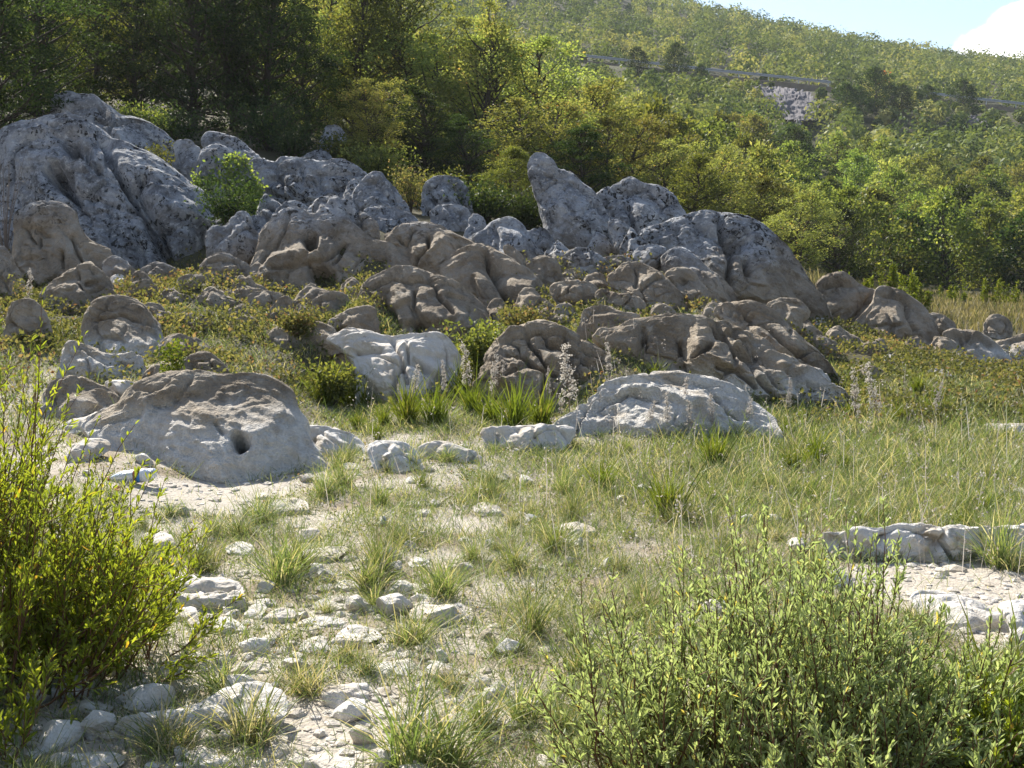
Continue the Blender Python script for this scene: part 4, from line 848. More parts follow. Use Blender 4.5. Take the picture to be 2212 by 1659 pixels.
# the rest of the hillside is one unbroken scrub wood
FARP = np.vstack([SL[255:], poisson(wedge(5000, 42, 150, 2300, 3200), 3.4), poisson(wedge(5000, 30, 150, -900, -70), 3.4), poisson(wedge(9000, 150, 300, 2300, 3000), 4.8), poisson(wedge(14000, 90, 150, -60, 2290), 2.7), poisson(wedge(26000, 150, 250, -60, 2290), 4.0), poisson(wedge(26000, 250, 372, 560, 2290), 4.6)])
fz = ground(FARP[:, 0], FARP[:, 1]); fuv = pix(np.stack([FARP[:, 0], FARP[:, 1], fz], -1))
scar = inpoly(fuv, [(1605, 190), (1768, 200), (1775, 262), (1745, 330), (1690, 330), (1650, 270)]) | inpoly(fuv, [(2080, 262), (2130, 262), (2125, 282), (2085, 280)])
def roadv(u): return np.interp(u, [1240, 1280, 1400, 1540, 1700, 1790, 1900, 2000, 2100, 2212, 2400], [126, 131, 144, 160, 176, 186, 197, 209, 221, 233, 255])
near_road = (np.abs(FARP[:, 1] - 151) < 4.5) & (fuv[:, 0] > 1200)
below = (FARP[:, 1] < 147) & (FARP[:, 1] > 118) & (fuv[:, 0] > 1250)
okf = ~scar & ~near_road & (fuv[:, 1] > -70) & ~(below & (rng.uniform(size=len(FARP)) < .12))
FARP, fz, fuv = FARP[okf], fz[okf], fuv[okf]; print('far scrub', len(FARP))
fb = MB()
for (x, y), z, uvp in zip(FARP, fz, fuv):
    s_ = rng.uniform(.7, 1.15); Hh = rng.uniform(2.2, 5.0) * s_ * (1.05 if y > 150 else .9)
    if 118 < y < 148 and uvp[0] > 1250: Hh *= .8
    if y < 150 and uvp[0] > 1240 and not 1800 < uvp[0] < 1985:
        Hh = min(Hh, (at(uvp[0], roadv(uvp[0]) + 4, y)[2] - z) * .95)
        if Hh < .5: continue
    nl = int(230 if y < 150 else (150 if y < 250 else 90)); g = rng.normal(size=(nl, 3)); g /= np.linalg.norm(g, axis=1)[:, None]; g *= rng.uniform(.25, 1, (nl, 1)) ** .45
    lob = 1 + .5 * noise(g * 1.6 + x, 5)[:, None]
    q = np.array([x, y, z + Hh * .52]) + g * lob * np.array([Hh * .50, Hh * .50, Hh * .52])
    hue = np.clip(.42 + .9 * noise(np.array([[x / 12, y / 12, .3]]), 21)[0] + rng.normal() * .27, .02, .98)
    clump_quads(fb, q, g + np.array([0, 0, .25]) + rng.normal(size=(nl, 3)) * .45, (.24 if y < 150 else .30) * rng.uniform(.6, 1.3, nl) * (1 if y < 250 else 1.35), np.clip(hue + rng.normal(0, .12, nl), 0, 1))
tag(fb.build('woodland', L_SCRUB), kind='stuff')

# a few taller dark trees that stand out against the road
for k, (u, D, sc) in enumerate(((1447, 143, 1.05), (1375, 140, .9), (1505, 141, .55), (2052, 140, 1.1), (1985, 139, .8), (1870, 132, 1.35), (1815, 128, 1.1), (1840, 130, .9), (1930, 132, .9))):
    lb = ['lone dark upright tree standing in front of the road barrier', 'broad dark tree in front of the road barrier, left of the lone upright one', 'small dark tree just below the road barrier', 'dark ivy-clad tree rising above the right stretch of road', 'dark round tree left of the ivy-clad tree',
          'large dark green tree right of the grey rock cut', 'dark green tree beside the grey rock cut', 'dark green tree half way between the rock cut and the ivy-clad tree', 'dark green tree below the round tree by the road'][k]
    plant('slopedark', (u - CU) / F * D, D, rng.uniform(0, 6.3), sc, lb, 'dark trees along the road', k=k)

# ------------------------------------------------------------------ road with its barrier, rock cut and marker
us = np.linspace(1150, 2420, 90); vs = roadv(us)
Pn = at(us, vs + 2, 150.0); 
tx = np.gradient(Pn, axis=0); tx /= np.linalg.norm(tx, axis=1)[:, None]; sx = np.cross(tx, [0, 0, 1.]); sx /= np.linalg.norm(sx, axis=1)[:, None]
if sx[0][1] > 0: sx = -sx
ROAD = plain('asphalt', (.11, .11, .11), .9, .2, 0, .2, 2.0); EARTH = plain('road_bank', (.17, .135, .095), .95, .1, 0, .5, 1.2)
rows = [Pn + sx * 1.4 - np.array([0, 0, 1.6]), Pn + sx * .7 - np.array([0, 0, .1]), Pn - sx * 6.0 + np.array([0, 0, -.05]), Pn - sx * 7.5 + np.array([0, 0, -2.0])]
mb = MB(); V = np.stack(rows, 1).reshape(-1, 3); n = len(us); i = np.arange(n - 1)[:, None] * 4
mb.add(V, np.concatenate([i + np.array([[0, 1, 5, 4]]), i + np.array([[2, 3, 7, 6]])])); 
tag(mb.build('road_bank', EARTH), kind='structure')
mb = MB(); V = np.stack([rows[1], rows[2]], 1).reshape(-1, 3); i = np.arange(n - 1)[:, None] * 2
mb.add(V, i + np.array([[0, 1, 3, 2]])); tag(mb.build('road', ROAD), kind='structure')
STEEL = plain('galvanised_steel', (.42, .43, .45), .45, .5, .6, .1, 3.0)
for (a, b, lb) in ((1262, 1800, 'grey steel crash barrier along the left stretch of the hillside road'), (1985, 2330, 'grey steel crash barrier along the right stretch of the hillside road')):
    sel = (us > a) & (us < b); Q = Pn[sel] + sx[sel] * .35; r = empty('crash_barrier', Q[0], lb, 'crash barrier', 'crash barriers on the hillside road'); o0 = Q[0]
    rail = MB(); prof = [(0, .42), (.09, .48), (.03, .58), (.09, .68), (0, .76), (-.04, .76), (-.04, .42)]
    V = np.stack([Q + sx[sel] * p + np.array([0, 0, h]) for p, h in prof], 1); m = len(Q); kk = len(prof)
    i = np.arange(m - 1)[:, None] * kk + np.arange(kk)[None]; j = np.arange(m - 1)[:, None] * kk + (np.arange(kk)[None] + 1) % kk
    rail.add(V.reshape(-1, 3) - o0, np.stack([i, j, j + kk, i + kk], -1).reshape(-1, 4)); rail.build('rail', STEEL, r)
    seg = np.concatenate([[0], np.cumsum(np.linalg.norm(np.diff(Q, axis=0), axis=1))])
    pm = None
    for d in np.arange(.5, seg[-1], 4.0):
        p = np.array([np.interp(d, seg, Q[:, c]) for c in range(3)]) - o0
        if pm is None:
            b_ = MB(); b_.tube([(0, 0, -.5), (0, 0, .74)], .06, 4); pm = b_.build('post', STEEL, r); pm.location = p
        else:
            c_ = pm.copy(); COL.objects.link(c_); c_.parent = r; c_.location = p
# grey rock cut below the road: broken faces lying on the slope
CUT = plain('cut_rock', (.135, .125, .13), .95, .15, 0, .6, 1.1)
for poly, lb in (([(1620, 195), (1680, 192), (1745, 205), (1768, 235), (1760, 268), (1720, 280), (1690, 262), (1650, 235)], 'bare grey rock cut on the slope right below the road barrier'), ([(2078, 262), (2105, 255), (2132, 262), (2128, 284), (2085, 282)], 'small bare grey rock cut below the right stretch of road')):
    lo, hi = np.min(poly, 0), np.max(poly, 0); gu, gv = np.meshgrid(np.linspace(lo[0], hi[0], 46), np.linspace(lo[1], hi[1], 30), indexing='ij'); uvg = np.stack([gu.ravel(), gv.ravel()], -1)
    cu_, cv_ = np.linspace(lo[0], hi[0], 7), np.linspace(lo[1], hi[1], 6); FD = np.array([[foot(a_, b_, 80, 151) for b_ in cv_] for a_ in cu_]); FD = np.minimum(FD, 150)
    fx, fy = (uvg[:, 0] - lo[0]) / (hi[0] - lo[0]) * 5.999, (uvg[:, 1] - lo[1]) / (hi[1] - lo[1]) * 4.999; ix, iy = fx.astype(int), fy.astype(int); fx -= ix; fy -= iy
    Dg = (FD[ix, iy] * (1 - fx) + FD[ix + 1, iy] * fx) * (1 - fy) + (FD[ix, iy + 1] * (1 - fx) + FD[ix + 1, iy + 1] * fx) * fy
    Pg = at(uvg[:, 0], uvg[:, 1], Dg - 1.2); Pg += np.array([0, -1, .5]) * (1.1 * ridged(Pg / 2.4, 3, 4) + .4 * noise(Pg / .7, 9))[:, None]
    inn = inpoly(uvg + 5 * np.stack([noise(Pg / 2, 1), noise(Pg / 2, 2)], -1), poly); i = (np.arange(45)[:, None] * 30 + np.arange(29)[None]).ravel(); q = np.stack([i, i + 30, i + 31, i + 1], -1); q = q[inn[q].all(1)]
    Pb = Pg + np.array([0, 2.5, -1.0]); used = np.unique(q); rm = np.full(len(Pg), -1); rm[used] = np.arange(len(used)); q = rm[q]; nu = len(used)
    ed = {}
    for f in q:
        for a, b in zip(f, np.roll(f, -1)):
            if (b, a) in ed: ed.pop((b, a))
            else: ed[(a, b)] = 1
    e = np.array(list(ed)); mb = MB(); mb.add(np.vstack([Pg[used], Pb[used]]), np.vstack([q, q[:, ::-1] + nu, np.stack([e[:, 1], e[:, 0], e[:, 0] + nu, e[:, 1] + nu], -1)]))
    tag(mb.build('rock_cut', CUT), lb, 'rock face')
# small orange-leaved bush above the road
mb = MB(); p0 = at(1910, 192, 163); nl = 90; g = rng.normal(size=(nl, 3)); q = p0 + np.array([0, 0, 1.3]) + g * np.array([.35, .35, .8]) * (1 - .35 * np.sign(g[:, 2:3]))
L_OR = leaf_material('orange_leaf', [(0, (.35, .09, .02)), (1, (.55, .17, .04))], .4, .05)
leaf_quads(mb, q, g, .4, .3, rng.uniform(0, 1, nl)); r = empty('orange_bush', p0, 'small orange-leaved bush above the hillside road', 'bush')
st = MB(); st.tube([(0, 0, -.6), (0, 0, 1.6)], .06, 5); st.build('stem', BARK, r); mb.v = [v - p0 for v in mb.v]; mb.build('foliage', L_OR, r)
# ------------------------------------------------------------------ ground cover, grass, pebbles
def gxyz(x, y): return np.stack([x, y, ground(x, y)], -1)
STONY = [(300, 1250), (560, 1180), (900, 1260), (1080, 1290), (1060, 1420), (1180, 1520), (1230, 1700), (0, 1700), (60, 1500), (300, 1380)]
RICH = [(1180, 1000), (1660, 900), (3000, 880), (3000, 1200), (1800, 1150), (1500, 1140), (1250, 1120)]

# short grass on the flat
n = 340000; th = np.radians(rng.uniform(-40, 40, n)); r = 2.7 + (13.5 - 2.7) * rng.uniform(0, 1, n)
x, y = r * np.sin(th), r * np.cos(th); P0 = gxyz(x, y); uv = pix(P0)
clump = fbm(np.stack([x * 2.2, y * 2.2, 0 * x], -1), 61, 3); big = fbm(np.stack([x * .7, y * .7, 0 * x], -1), 62, 2)
w = np.clip(.85 + 1.6 * clump + .5 * big, .05, 1.15)
st = inpoly(uv, STONY); w = np.where(st, w * .55, w); w = np.where(inpoly(uv, RICH), np.clip(w * 1.4 + .3, 0, 1.2), w)
for b in BARE: w = np.where(inpoly(uv, b), w * .04, w)
w = np.where((uv[:, 0] < 1000) & (uv[:, 1] < 1060) & (uv[:, 1] > 940), w * .35, w)
w = np.where((uv[:, 0] < 700) & (uv[:, 1] < 1050), w * .5, w)
keep = rng.uniform(size=n) < w * .85; P0 = P0[keep]; uvk = uv[keep]; rk_ = r[keep]; n = len(P0); print('grass', n)
rich = inpoly(uvk, RICH)
gb = MB(); L = rng.gamma(5, .0175, n) * np.where(rich, 1.5, 1.0) * (1 + .5 * np.clip(clump[keep], -.5, 1)); W = np.maximum(.0034, .00058 * rk_) * rng.uniform(.7, 1.3, n)
tn = np.clip(.33 + .25 * noise(P0 * 1.3, 77) + rng.normal(0, .2, n), 0, 1); dry = rng.uniform(size=n) < np.where(rich, .24, .13); tn = np.where(dry, rng.uniform(.75, 1, n), tn)
blades(gb, P0 - [0, 0, .01], L, W, rng.uniform(.05, .65, n), tn, .8)
# dry meadow beyond, out to the trees
m = 42000; yy = rng.uniform(19.5, 45, m) ; uu = rng.uniform(1560, 2950, m); xx = (uu - CU) / F * yy
mb2 = MB(); P1 = gxyz(xx, yy); k = (pix(P1)[:, 1] > 600); P1 = P1[k]; m = len(P1); dd = P1[:, 1]
blades(mb2, P1, rng.gamma(6, .05, m) * .55, .0011 * dd * rng.uniform(.7, 1.3, m), rng.uniform(.05, .4, m), np.clip(.45 + .5 * noise(P1 / 3, 8) + rng.normal(0, .2, m), 0, 1), .4)
tag(mb2.build('meadow_grass', L_MEADOW), kind='stuff')
# dead straw lying flat and tiny weeds close to the ground
k = rng.uniform(size=len(P0)) < .45; Pl = P0[k] + rng.normal(size=(k.sum(), 3)) * np.array([.05, .05, 0]); m = len(Pl); Pl[:, 2] = ground(Pl[:, 0], Pl[:, 1]) + rng.uniform(.003, .02, m)
blades(gb, Pl, rng.uniform(.04, .14, m), np.maximum(.0026, .00045 * Pl[:, 1]), rng.uniform(.93, .995, m), np.where(rng.uniform(size=m) < .7, rng.uniform(.66, .98, m), rng.uniform(0, .4, m)), .1)
tag(gb.build('grass', L_GRASS), kind='stuff')
wb = MB(); n = 120000; th = np.radians(rng.uniform(-38, 38, n)); r = 2.7 + 9.0 * rng.uniform(0, 1, n); x, y = r * np.sin(th), r * np.cos(th); Pw = gxyz(x, y); uw = pix(Pw)
ww = np.clip(1.9 * fbm(Pw * 1.9 + 9, 71, 3) + .12, 0, 1)
for b in BARE: ww = np.where(inpoly(uw, b), 0, ww)
k = rng.uniform(size=n) < ww; Pw = Pw[k]; m = len(Pw); Pw[:, 2] += rng.uniform(.004, .05, m); print('weeds', m)
leaf_quads(wb, Pw, rnd_dir(m, .5), np.maximum(.014, .0026 * Pw[:, 1]) * rng.uniform(.7, 1.4, m), np.maximum(.008, .0015 * Pw[:, 1]), np.clip(rng.normal(.38, .22, m), 0, 1), .1)
tag(wb.build('low_weeds', L_BRAM), kind='stuff')

# brambles and creepers over the slope between the rocks
BR = [[(-500, 640), (330, 600), (560, 610), (860, 600), (870, 660), (760, 700), (720, 760), (780, 850), (700, 870), (560, 800), (440, 790), (330, 760), (130, 770), (-500, 800)],
      [(1180, 560), (1560, 640), (1560, 700), (1290, 700), (1230, 740), (1150, 690)], [(1640, 690), (1780, 690), (2000, 730), (2260, 790), (2900, 780), (2900, 930), (1980, 925), (1840, 900), (1740, 870), (1700, 780)], [(980, 650), (1090, 680), (1080, 760), (1050, 860), (975, 840), (990, 740)],
      [(1640, 850), (2900, 880), (2900, 930), (1700, 930)]]
n = 300000; uu = rng.uniform(-450, 2850, n); yy = rng.uniform(8.5, 19.5, n); P0 = gxyz((uu - CU) / F * yy, yy); uv = pix(P0)
w = np.full(n, .0)
for q_, wt in zip(BR, (1, .75, .9, 1, .5)): w = np.where(inpoly(uv, q_), np.maximum(w, wt), w)
w = np.maximum(w, np.where((uv[:, 1] < 880) & (uv[:, 1] > 560) & (uv[:, 0] < 1800), .28, 0))
w *= np.clip(.48 + 1.3 * fbm(P0 * 1.3, 64, 3), .03, .9)
k = rng.uniform(size=n) < w; P0 = P0[k]; n = len(P0); print('bramble', n)
h = np.clip(.12 + .22 * fbm(P0 * 1.6, 65, 3), .02, .4) * rng.uniform(.1, 1.15, n)
bb = MB(); tn = np.clip(.42 + .75 * fbm(P0 * 1.1 + 3, 66, 3) + rng.normal(0, .2, n), 0, 1)
leaf_quads(bb, P0 + np.stack([0 * h, 0 * h, h], -1), rnd_dir(n, .35), rng.uniform(.028, .060, n), rng.uniform(.022, .044, n), tn, .15)
tag(bb.build('ground_cover', L_BRAM), kind='stuff')

# gravel: loose chips on the bare patches
n = 16000; th = np.radians(rng.uniform(-29, 29, n)); r = 2.7 + 6.5 * rng.uniform(0, 1, n) ** 1.2; x, y = r * np.sin(th), r * np.cos(th); P0 = gxyz(x, y); uv = pix(P0)
w = np.where(inpoly(uv, STONY), .8, .16)
for b in BARE: w = np.where(inpoly(uv, b), 1., w)
k = rng.uniform(size=n) < w * np.clip(.6 + 1.2 * fbm(P0 * 2.0, 68, 2), .05, 1); P0 = P0[k]; n = len(P0); print('gravel', n)
ico = np.array([(0, 0, 1), (.89, 0, .45), (.28, .85, .45), (-.72, .53, .45), (-.72, -.53, .45), (.28, -.85, .45), (.72, .53, -.45), (-.28, .85, -.45), (-.89, 0, -.45), (-.28, -.85, -.45), (.72, -.53, -.45), (0, 0, -1)])
icf = np.array([(0, 1, 2), (0, 2, 3), (0, 3, 4), (0, 4, 5), (0, 5, 1), (1, 6, 2), (2, 7, 3), (3, 8, 4), (4, 9, 5), (5, 10, 1), (6, 7, 2), (7, 8, 3), (8, 9, 4), (9, 10, 5), (10, 6, 1), (11, 7, 6), (11, 8, 7), (11, 9, 8), (11, 10, 9), (11, 6, 10)])
sz = rng.gamma(2.2, .006, n) + .005; a = rng.uniform(0, 6.28, n); el = rng.uniform(.5, 1.3, n)
V = ico[None] * (1 + rng.uniform(-.28, .28, (n, 12, 1))) * np.stack([sz * rng.uniform(.8, 1.5, n), sz, sz * rng.uniform(.35, .7, n)], -1)[:, None]
V = np.stack([V[..., 0] * np.cos(a)[:, None] - V[..., 1] * np.sin(a)[:, None], V[..., 0] * np.sin(a)[:, None] + V[..., 1] * np.cos(a)[:, None], V[..., 2]], -1) + P0[:, None]
tag(new_obj('gravel', V.reshape(-1, 3), [(icf[None] + np.arange(n)[:, None, None] * 12).reshape(-1, 3)], STONE), kind='stuff')

# scattered small stones, each one by itself, from a handful of broken shapes
def chip(seed):
    g = np.random.default_rng(seed); bm = []; m = 14
    th = np.linspace(0, math.pi, m)[:, None]; ph = np.linspace(0, 2 * math.pi, 20, endpoint=False)[None]
    D = np.stack([np.sin(th) * np.cos(ph), np.sin(th) * np.sin(ph), np.cos(th) + 0 * ph], -1).reshape(-1, 3)
    P = D * (1 + .25 * fbm(D * 1.4 + seed, seed, 3))[:, None] * np.array([g.uniform(.8, 1.4), g.uniform(.7, 1), g.uniform(.4, .65)])
    for _ in range(12):
        nv = unit(g.normal(size=3)); pr = P @ nv; l = np.quantile(pr, g.uniform(.78, .92)); P = P - nv * (np.maximum(pr - l, 0) * .9)[:, None]
    P += D * (.03 * fbm(P * 5, seed + 5, 2))[:, None]
    i = np.arange(m - 1)[:, None] * 20 + np.arange(20)[None]; j = np.arange(m - 1)[:, None] * 20 + (np.arange(20)[None] + 1) % 20
    return P, np.stack([i, i + 20, j + 20, j], -1).reshape(-1, 4)
chips = []
for k in range(8):
    P, f = chip(900 + k); o = new_obj('small_stone', P, [f], STONE, smooth=False); chips.append(o)
cnt = 0; tries = 0
while cnt < 170 and tries < 3000:
    tries += 1; r_ = rng.uniform(2.9, 9.0); t_ = math.radians(rng.uniform(-27, 27)); x_, y_ = r_ * math.sin(t_), r_ * math.cos(t_)
    p = gxyz(np.array([x_]), np.array([y_])); uv1 = pix(p)
    ins = inpoly(uv1, STONY)[0]
    if rng.uniform() > (.9 if ins else .22): continue
    s_ = rng.gamma(3, .014) + .025; o = chips[cnt % 8] if cnt < 8 else chips[cnt % 8].copy()
    if cnt >= 8: COL.objects.link(o)
    o.location = (x_, y_, p[0, 2] + s_ * .12); o.scale = (s_, s_, s_); o.rotation_euler = (rng.uniform(-.3, .3), rng.uniform(-.3, .3), rng.uniform(0, 6.3))
    tag(o, 'small loose pale stone scattered on the stony patch' if ins else 'small loose pale stone half hidden in the meadow grass', 'stone', 'loose stones of the stony patch' if ins else 'loose stones in the grass'); cnt += 1

# ------------------------------------------------------------------ grass tufts, each a plant of its own
TUFT = []
def tuft_proto(mat, n, L0, w, lean, dryf, droop, seed, lo=.2, hi=.6):
    mb = MB(); a = rng.uniform(0, 6.28, n); rr = .07 * np.sqrt(rng.uniform(0, 1, n)); B = np.stack([rr * np.cos(a), rr * np.sin(a), 0 * a - .02], -1)
    t = np.where(rng.uniform(size=n) < dryf, rng.uniform(.72, 1, n), rng.uniform(lo, hi, n))
    blades(mb, B, L0 * rng.gamma(9, 1 / 9, n), w * rng.uniform(.7, 1.3, n), rng.uniform(.02, lean, n), t, droop); o = mb.build('grass_tuft', mat); return o
for k in range(4): TUFT.append(tuft_proto(L_GRASS, 150, .30, .0060, .75, .22, .8, k))
for k in range(3): TUFT.append(tuft_proto(L_LUSH, 150, .30, .0100, .55, .08, .5, k))
for k in range(3): TUFT.append(tuft_proto(L_GRASS, 190, .20, .0050, .85, .55, .9, k))
_tu = set()
def put_tuft(k, u, v, sc, label, group, D=None):
    p = gpt(u, v) if D is None else None
    o = TUFT[k]
    if k in _tu: o = o.copy(); COL.objects.link(o)
    _tu.add(k); o.location = [float(c) for c in p]; o.rotation_euler = (0, 0, rng.uniform(0, 6.3)); o.scale = (sc, sc, sc * rng.uniform(.85, 1.15)); tag(o, label, 'grass', group)
HT = '''0 440 1235 1.15|tall blue-green grass tuft beside the tips of the left willow
1 610 1265 1.25|tall upright grass tuft above the thin shelf of stone
2 645 1240 .95|grass tuft just right of the tall upright tuft
3 800 1275 1.2|broad arching grass tuft behind the smooth humped stone
0 830 1235 1.0|drooping pale-tipped tuft left of the broad arching one
1 955 1290 1.0|dark-based grass tuft above the flat grey slab
8 890 1390 1.15|dry brown-based tuft right of the bright white flat-topped stone
9 660 1500 1.1|half-dry tuft behind the right end of the longest slab
7 545 1600 1.3|withered dark tuft leaning on the front of the longest slab
8 360 1625 1.2|withered tuft under the left end of the longest slab
2 880 1650 1.35|tall thin-bladed tuft at the bottom edge left of the right willows
3 960 1660 1.15|blue-green tuft at the bottom edge beside the thin-bladed tuft
4 1440 1120 1.15|large yellow-green tuft with a dark base in the middle of the meadow
7 1470 1135 1.1|dark dead skirt of grass under the large yellow-green tuft
0 1200 1195 .95|arching tuft in front of the stone behind the large tuft
1 1110 1230 .8|low tuft on the central grass left of the arching tuft
5 700 875 1.5|lush yellow-green tuft at the left foot of the white-faced rock
4 760 880 1.5|lush yellow-green tuft right of the one at the foot of the white-faced rock
6 880 915 1.3|lush bright tuft in front of the white-faced rock
5 940 920 1.3|lush bright tuft between the white-faced rock and the dark cracked rock
4 1060 915 1.3|lush tuft left of the tall dry flower spike by the dark cracked rock
6 1110 930 1.4|lush tuft behind the rectangular white block
5 1170 925 1.3|lush tuft at the right of the rectangular white block
4 1020 890 1.2|lush tuft in the gap right of the white-faced rock
6 990 850 1.1|lush tuft under the brambles right of the white-faced rock
1 740 1055 .95|dry-tipped tuft right of the humped front boulder
0 700 1075 .9|tuft with a dark base right of the flat white stone on the gravel
2 820 1090 .8|thin tuft in the grass below the bright white broken rock
3 560 1130 .9|green tuft in front of the flat white stone on the gravel
4 1540 1010 1.1|bright upright tuft in the meadow below the broad white rock
5 1300 1060 .9|bright tuft in the meadow left of the large yellow-green tuft
6 1760 1010 1.0|bright tuft in the meadow right of the bright upright one
0 2160 1225 1.2|tuft arching over the right end of the long grey ledge
8 2190 1235 1.1|dry tuft against the right end of the long grey ledge
1 1260 1460 1.0|upright tuft at the left side of the right willows
3 1130 1560 .9|grass tuft among pebbles near the bottom middle
2 480 1500 .8|thin tuft behind the middle of the longest slab
5 2170 1560 1.2|bright tuft in the bottom right corner
4 2110 1590 1.1|bright tuft left of the one in the bottom right corner'''
for ln in HT.split('\n'):
    a, lb = ln.split('|'); k, u, v, sc = a.split(); put_tuft(int(k), float(u), float(v), float(sc) * .78, lb, 'larger grass tufts')
cnt = 0
while cnt < 210:
    r_ = rng.uniform(3.0, 12.0); t_ = math.radians(rng.uniform(-27, 27)); p = gxyz(np.array([r_ * math.sin(t_)]), np.array([r_ * math.cos(t_)])); uv1 = pix(p)
    if any(inpoly(uv1, b)[0] for b in BARE) or (inpoly(uv1, STONY)[0] and rng.uniform() < .55): continue
    if uv1[0, 0] < 720 and uv1[0, 1] < 1110: continue
    far_ = uv1[0, 1] < 960
    kk = int(rng.choice([4, 5, 6] if far_ else ([0, 1, 2, 3, 4, 5, 7, 8, 9] if inpoly(uv1, RICH)[0] else [0, 1, 2, 3, 0, 1, 7, 8, 9])))
    o = TUFT[kk].copy(); COL.objects.link(o); o.location = [float(c) for c in p[0]]; sc = rng.uniform(.28, .66); o.scale = (sc, sc, sc * rng.uniform(.8, 1.2)); o.rotation_euler = (0, 0, rng.uniform(0, 6.3))
    tag(o, 'small lush yellow-green grass tuft near the foot of the rocks' if far_ else ('withered brownish grass tuft in the meadow' if kk >= 7 else 'small green grass tuft in the meadow'), 'grass', 'small lush tufts by the rocks' if far_ else ('withered tufts' if kk >= 7 else 'small green tufts')); cnt += 1

# ------------------------------------------------------------------ willow shrubs in the foreground
def willow(label, base, stems, mat, L_leaf, spread, tilt, hmin, hmax, per, brad=.22, side=.35, group='willow shrubs', az=None, twig=TWIG):
    root = empty('willow_shrub', base, label, 'shrub', group); sb = MB(); lb = MB(); base = np.array(base)
    for k in range(stems):
        a = rng.uniform(0, 6.28) if az is None else rng.normal(az[0], az[1]); ln = rng.uniform(hmin, hmax); out = rng.beta(1.4, 1.5) * spread
        r0 = brad * math.sqrt(rng.uniform()); a0 = rng.uniform(0, 6.28); s0 = np.array([r0 * math.cos(a0), r0 * math.sin(a0), -.04])
        ln *= 1 - .35 * out / max(spread, .01)
        k_ = np.linspace(0, 1, 9)[:, None]; hd = np.array([math.cos(a), math.sin(a), 0]); tl = np.array([tilt[0], tilt[1], 0])
        pts = s0 + hd * out * ln * k_ ** .8 + tl * ln * k_ ** 1.3 + np.array([0, 0, 1.]) * ln * (k_ ** 1.05) * math.sqrt(max(.25, 1 - min(.8, out ** 2))) + np.cumsum(rng.normal(size=(9, 3)) * .010, 0)
        sb.tube(pts, np.linspace(.0042, .0011, 9), 4, .5)
        runs = [(pts, per, .28)]
        for b in range(int(rng.integers(2, 6))):
            f = rng.uniform(.25, .8); s1 = np.array([np.interp(f * 8, np.arange(9), pts[:, c]) for c in range(3)]); tg = unit(pts[-1] - pts[3]); d = unit(tg * .9 + rnd_dir(1, .15)[0] * .75); l2 = ln * rng.uniform(.14, side)
            q = s1 + d * l2 * np.linspace(0, 1, 6)[:, None] + np.array([0, 0, .12]) * l2 * np.linspace(0, 1, 6)[:, None] ** 2; sb.tube(q, np.linspace(.0022, .0009, 6), 3, .5); runs.append((q, int(per * .42), .05))
        for q, m, lo in runs:
            f = lo + (1 - lo) * np.sort(rng.uniform(0, 1, m)) ** .85; tt = f * (len(q) - 1); C = np.stack([np.interp(tt, np.arange(len(q)), q[:, c]) for c in range(3)], -1); tg = unit(np.stack([np.interp(tt, np.arange(len(q)), np.gradient(q[:, c])) for c in range(3)], -1))
            d = unit(tg * 1.0 + rnd_dir(m) * .75 + np.array([0, 0, .12])); tn = np.clip(rng.normal(.5, .2, m), 0, .95); tn = np.where(rng.uniform(size=m) < .018, 1, tn)
            lance_leaves(lb, C, d, L_leaf * rng.uniform(.6, 1.25, m) * (1.05 - .35 * f), L_leaf * .19 * rng.uniform(.8, 1.2, m), tn)
    sb.build('branches', twig, root); lb.build('foliage', mat, root)
    return root
def gb_(x, y): return (x, y, float(ground(x, y)[0]))
willow('tall bright yellow-green willow filling the left edge of the picture', gb_(-2.15, 4.25), 95, L_WIL, .047, .62, (.10, -.02), .75, 1.50, 36)
willow('lower bright green willow with branches reaching right over the stones', gb_(-1.78, 3.95), 66, L_WIL, .044, .85, (.22, .0), .55, 1.05, 42)
willow('broad bright green willow whose outer twigs arch over the slab and stones', gb_(-1.62, 4.15), 70, L_WIL, .044, 1.0, (.10, -.08), .40, .85, 44)
willow('low shaded willow in the bottom left corner', gb_(-1.75, 3.35), 40, L_WIL, .045, .7, (-.05, .0), .35, .70, 34)
willow('upright grey-green willow in the middle of the right-hand thicket, the tallest there', gb_(.92, 3.45), 120, L_WILG, .036, .62, (.0, .02), .45, .92, 54, .36)
willow('thin-stemmed grey-green willow at the left side of the right-hand thicket', gb_(.50, 3.25), 80, L_WILG, .036, .62, (-.08, .02), .35, .72, 42, .28)
willow('spreading grey-green willow at the right side of the right-hand thicket', gb_(1.32, 3.35), 70, L_WILG, .038, .75, (.06, -.05), .28, .58, 42, .28)
willow('low leafy willow at the bottom edge of the right-hand thicket', gb_(1.0, 2.95), 46, L_WILG, .036, .8, (.0, .0), .30, .58, 40, .34)
willow('low green willow in the bottom right corner', gb_(1.55, 3.1), 45, L_WIL, .040, .8, (.05, .0), .22, .42, 34, .25)

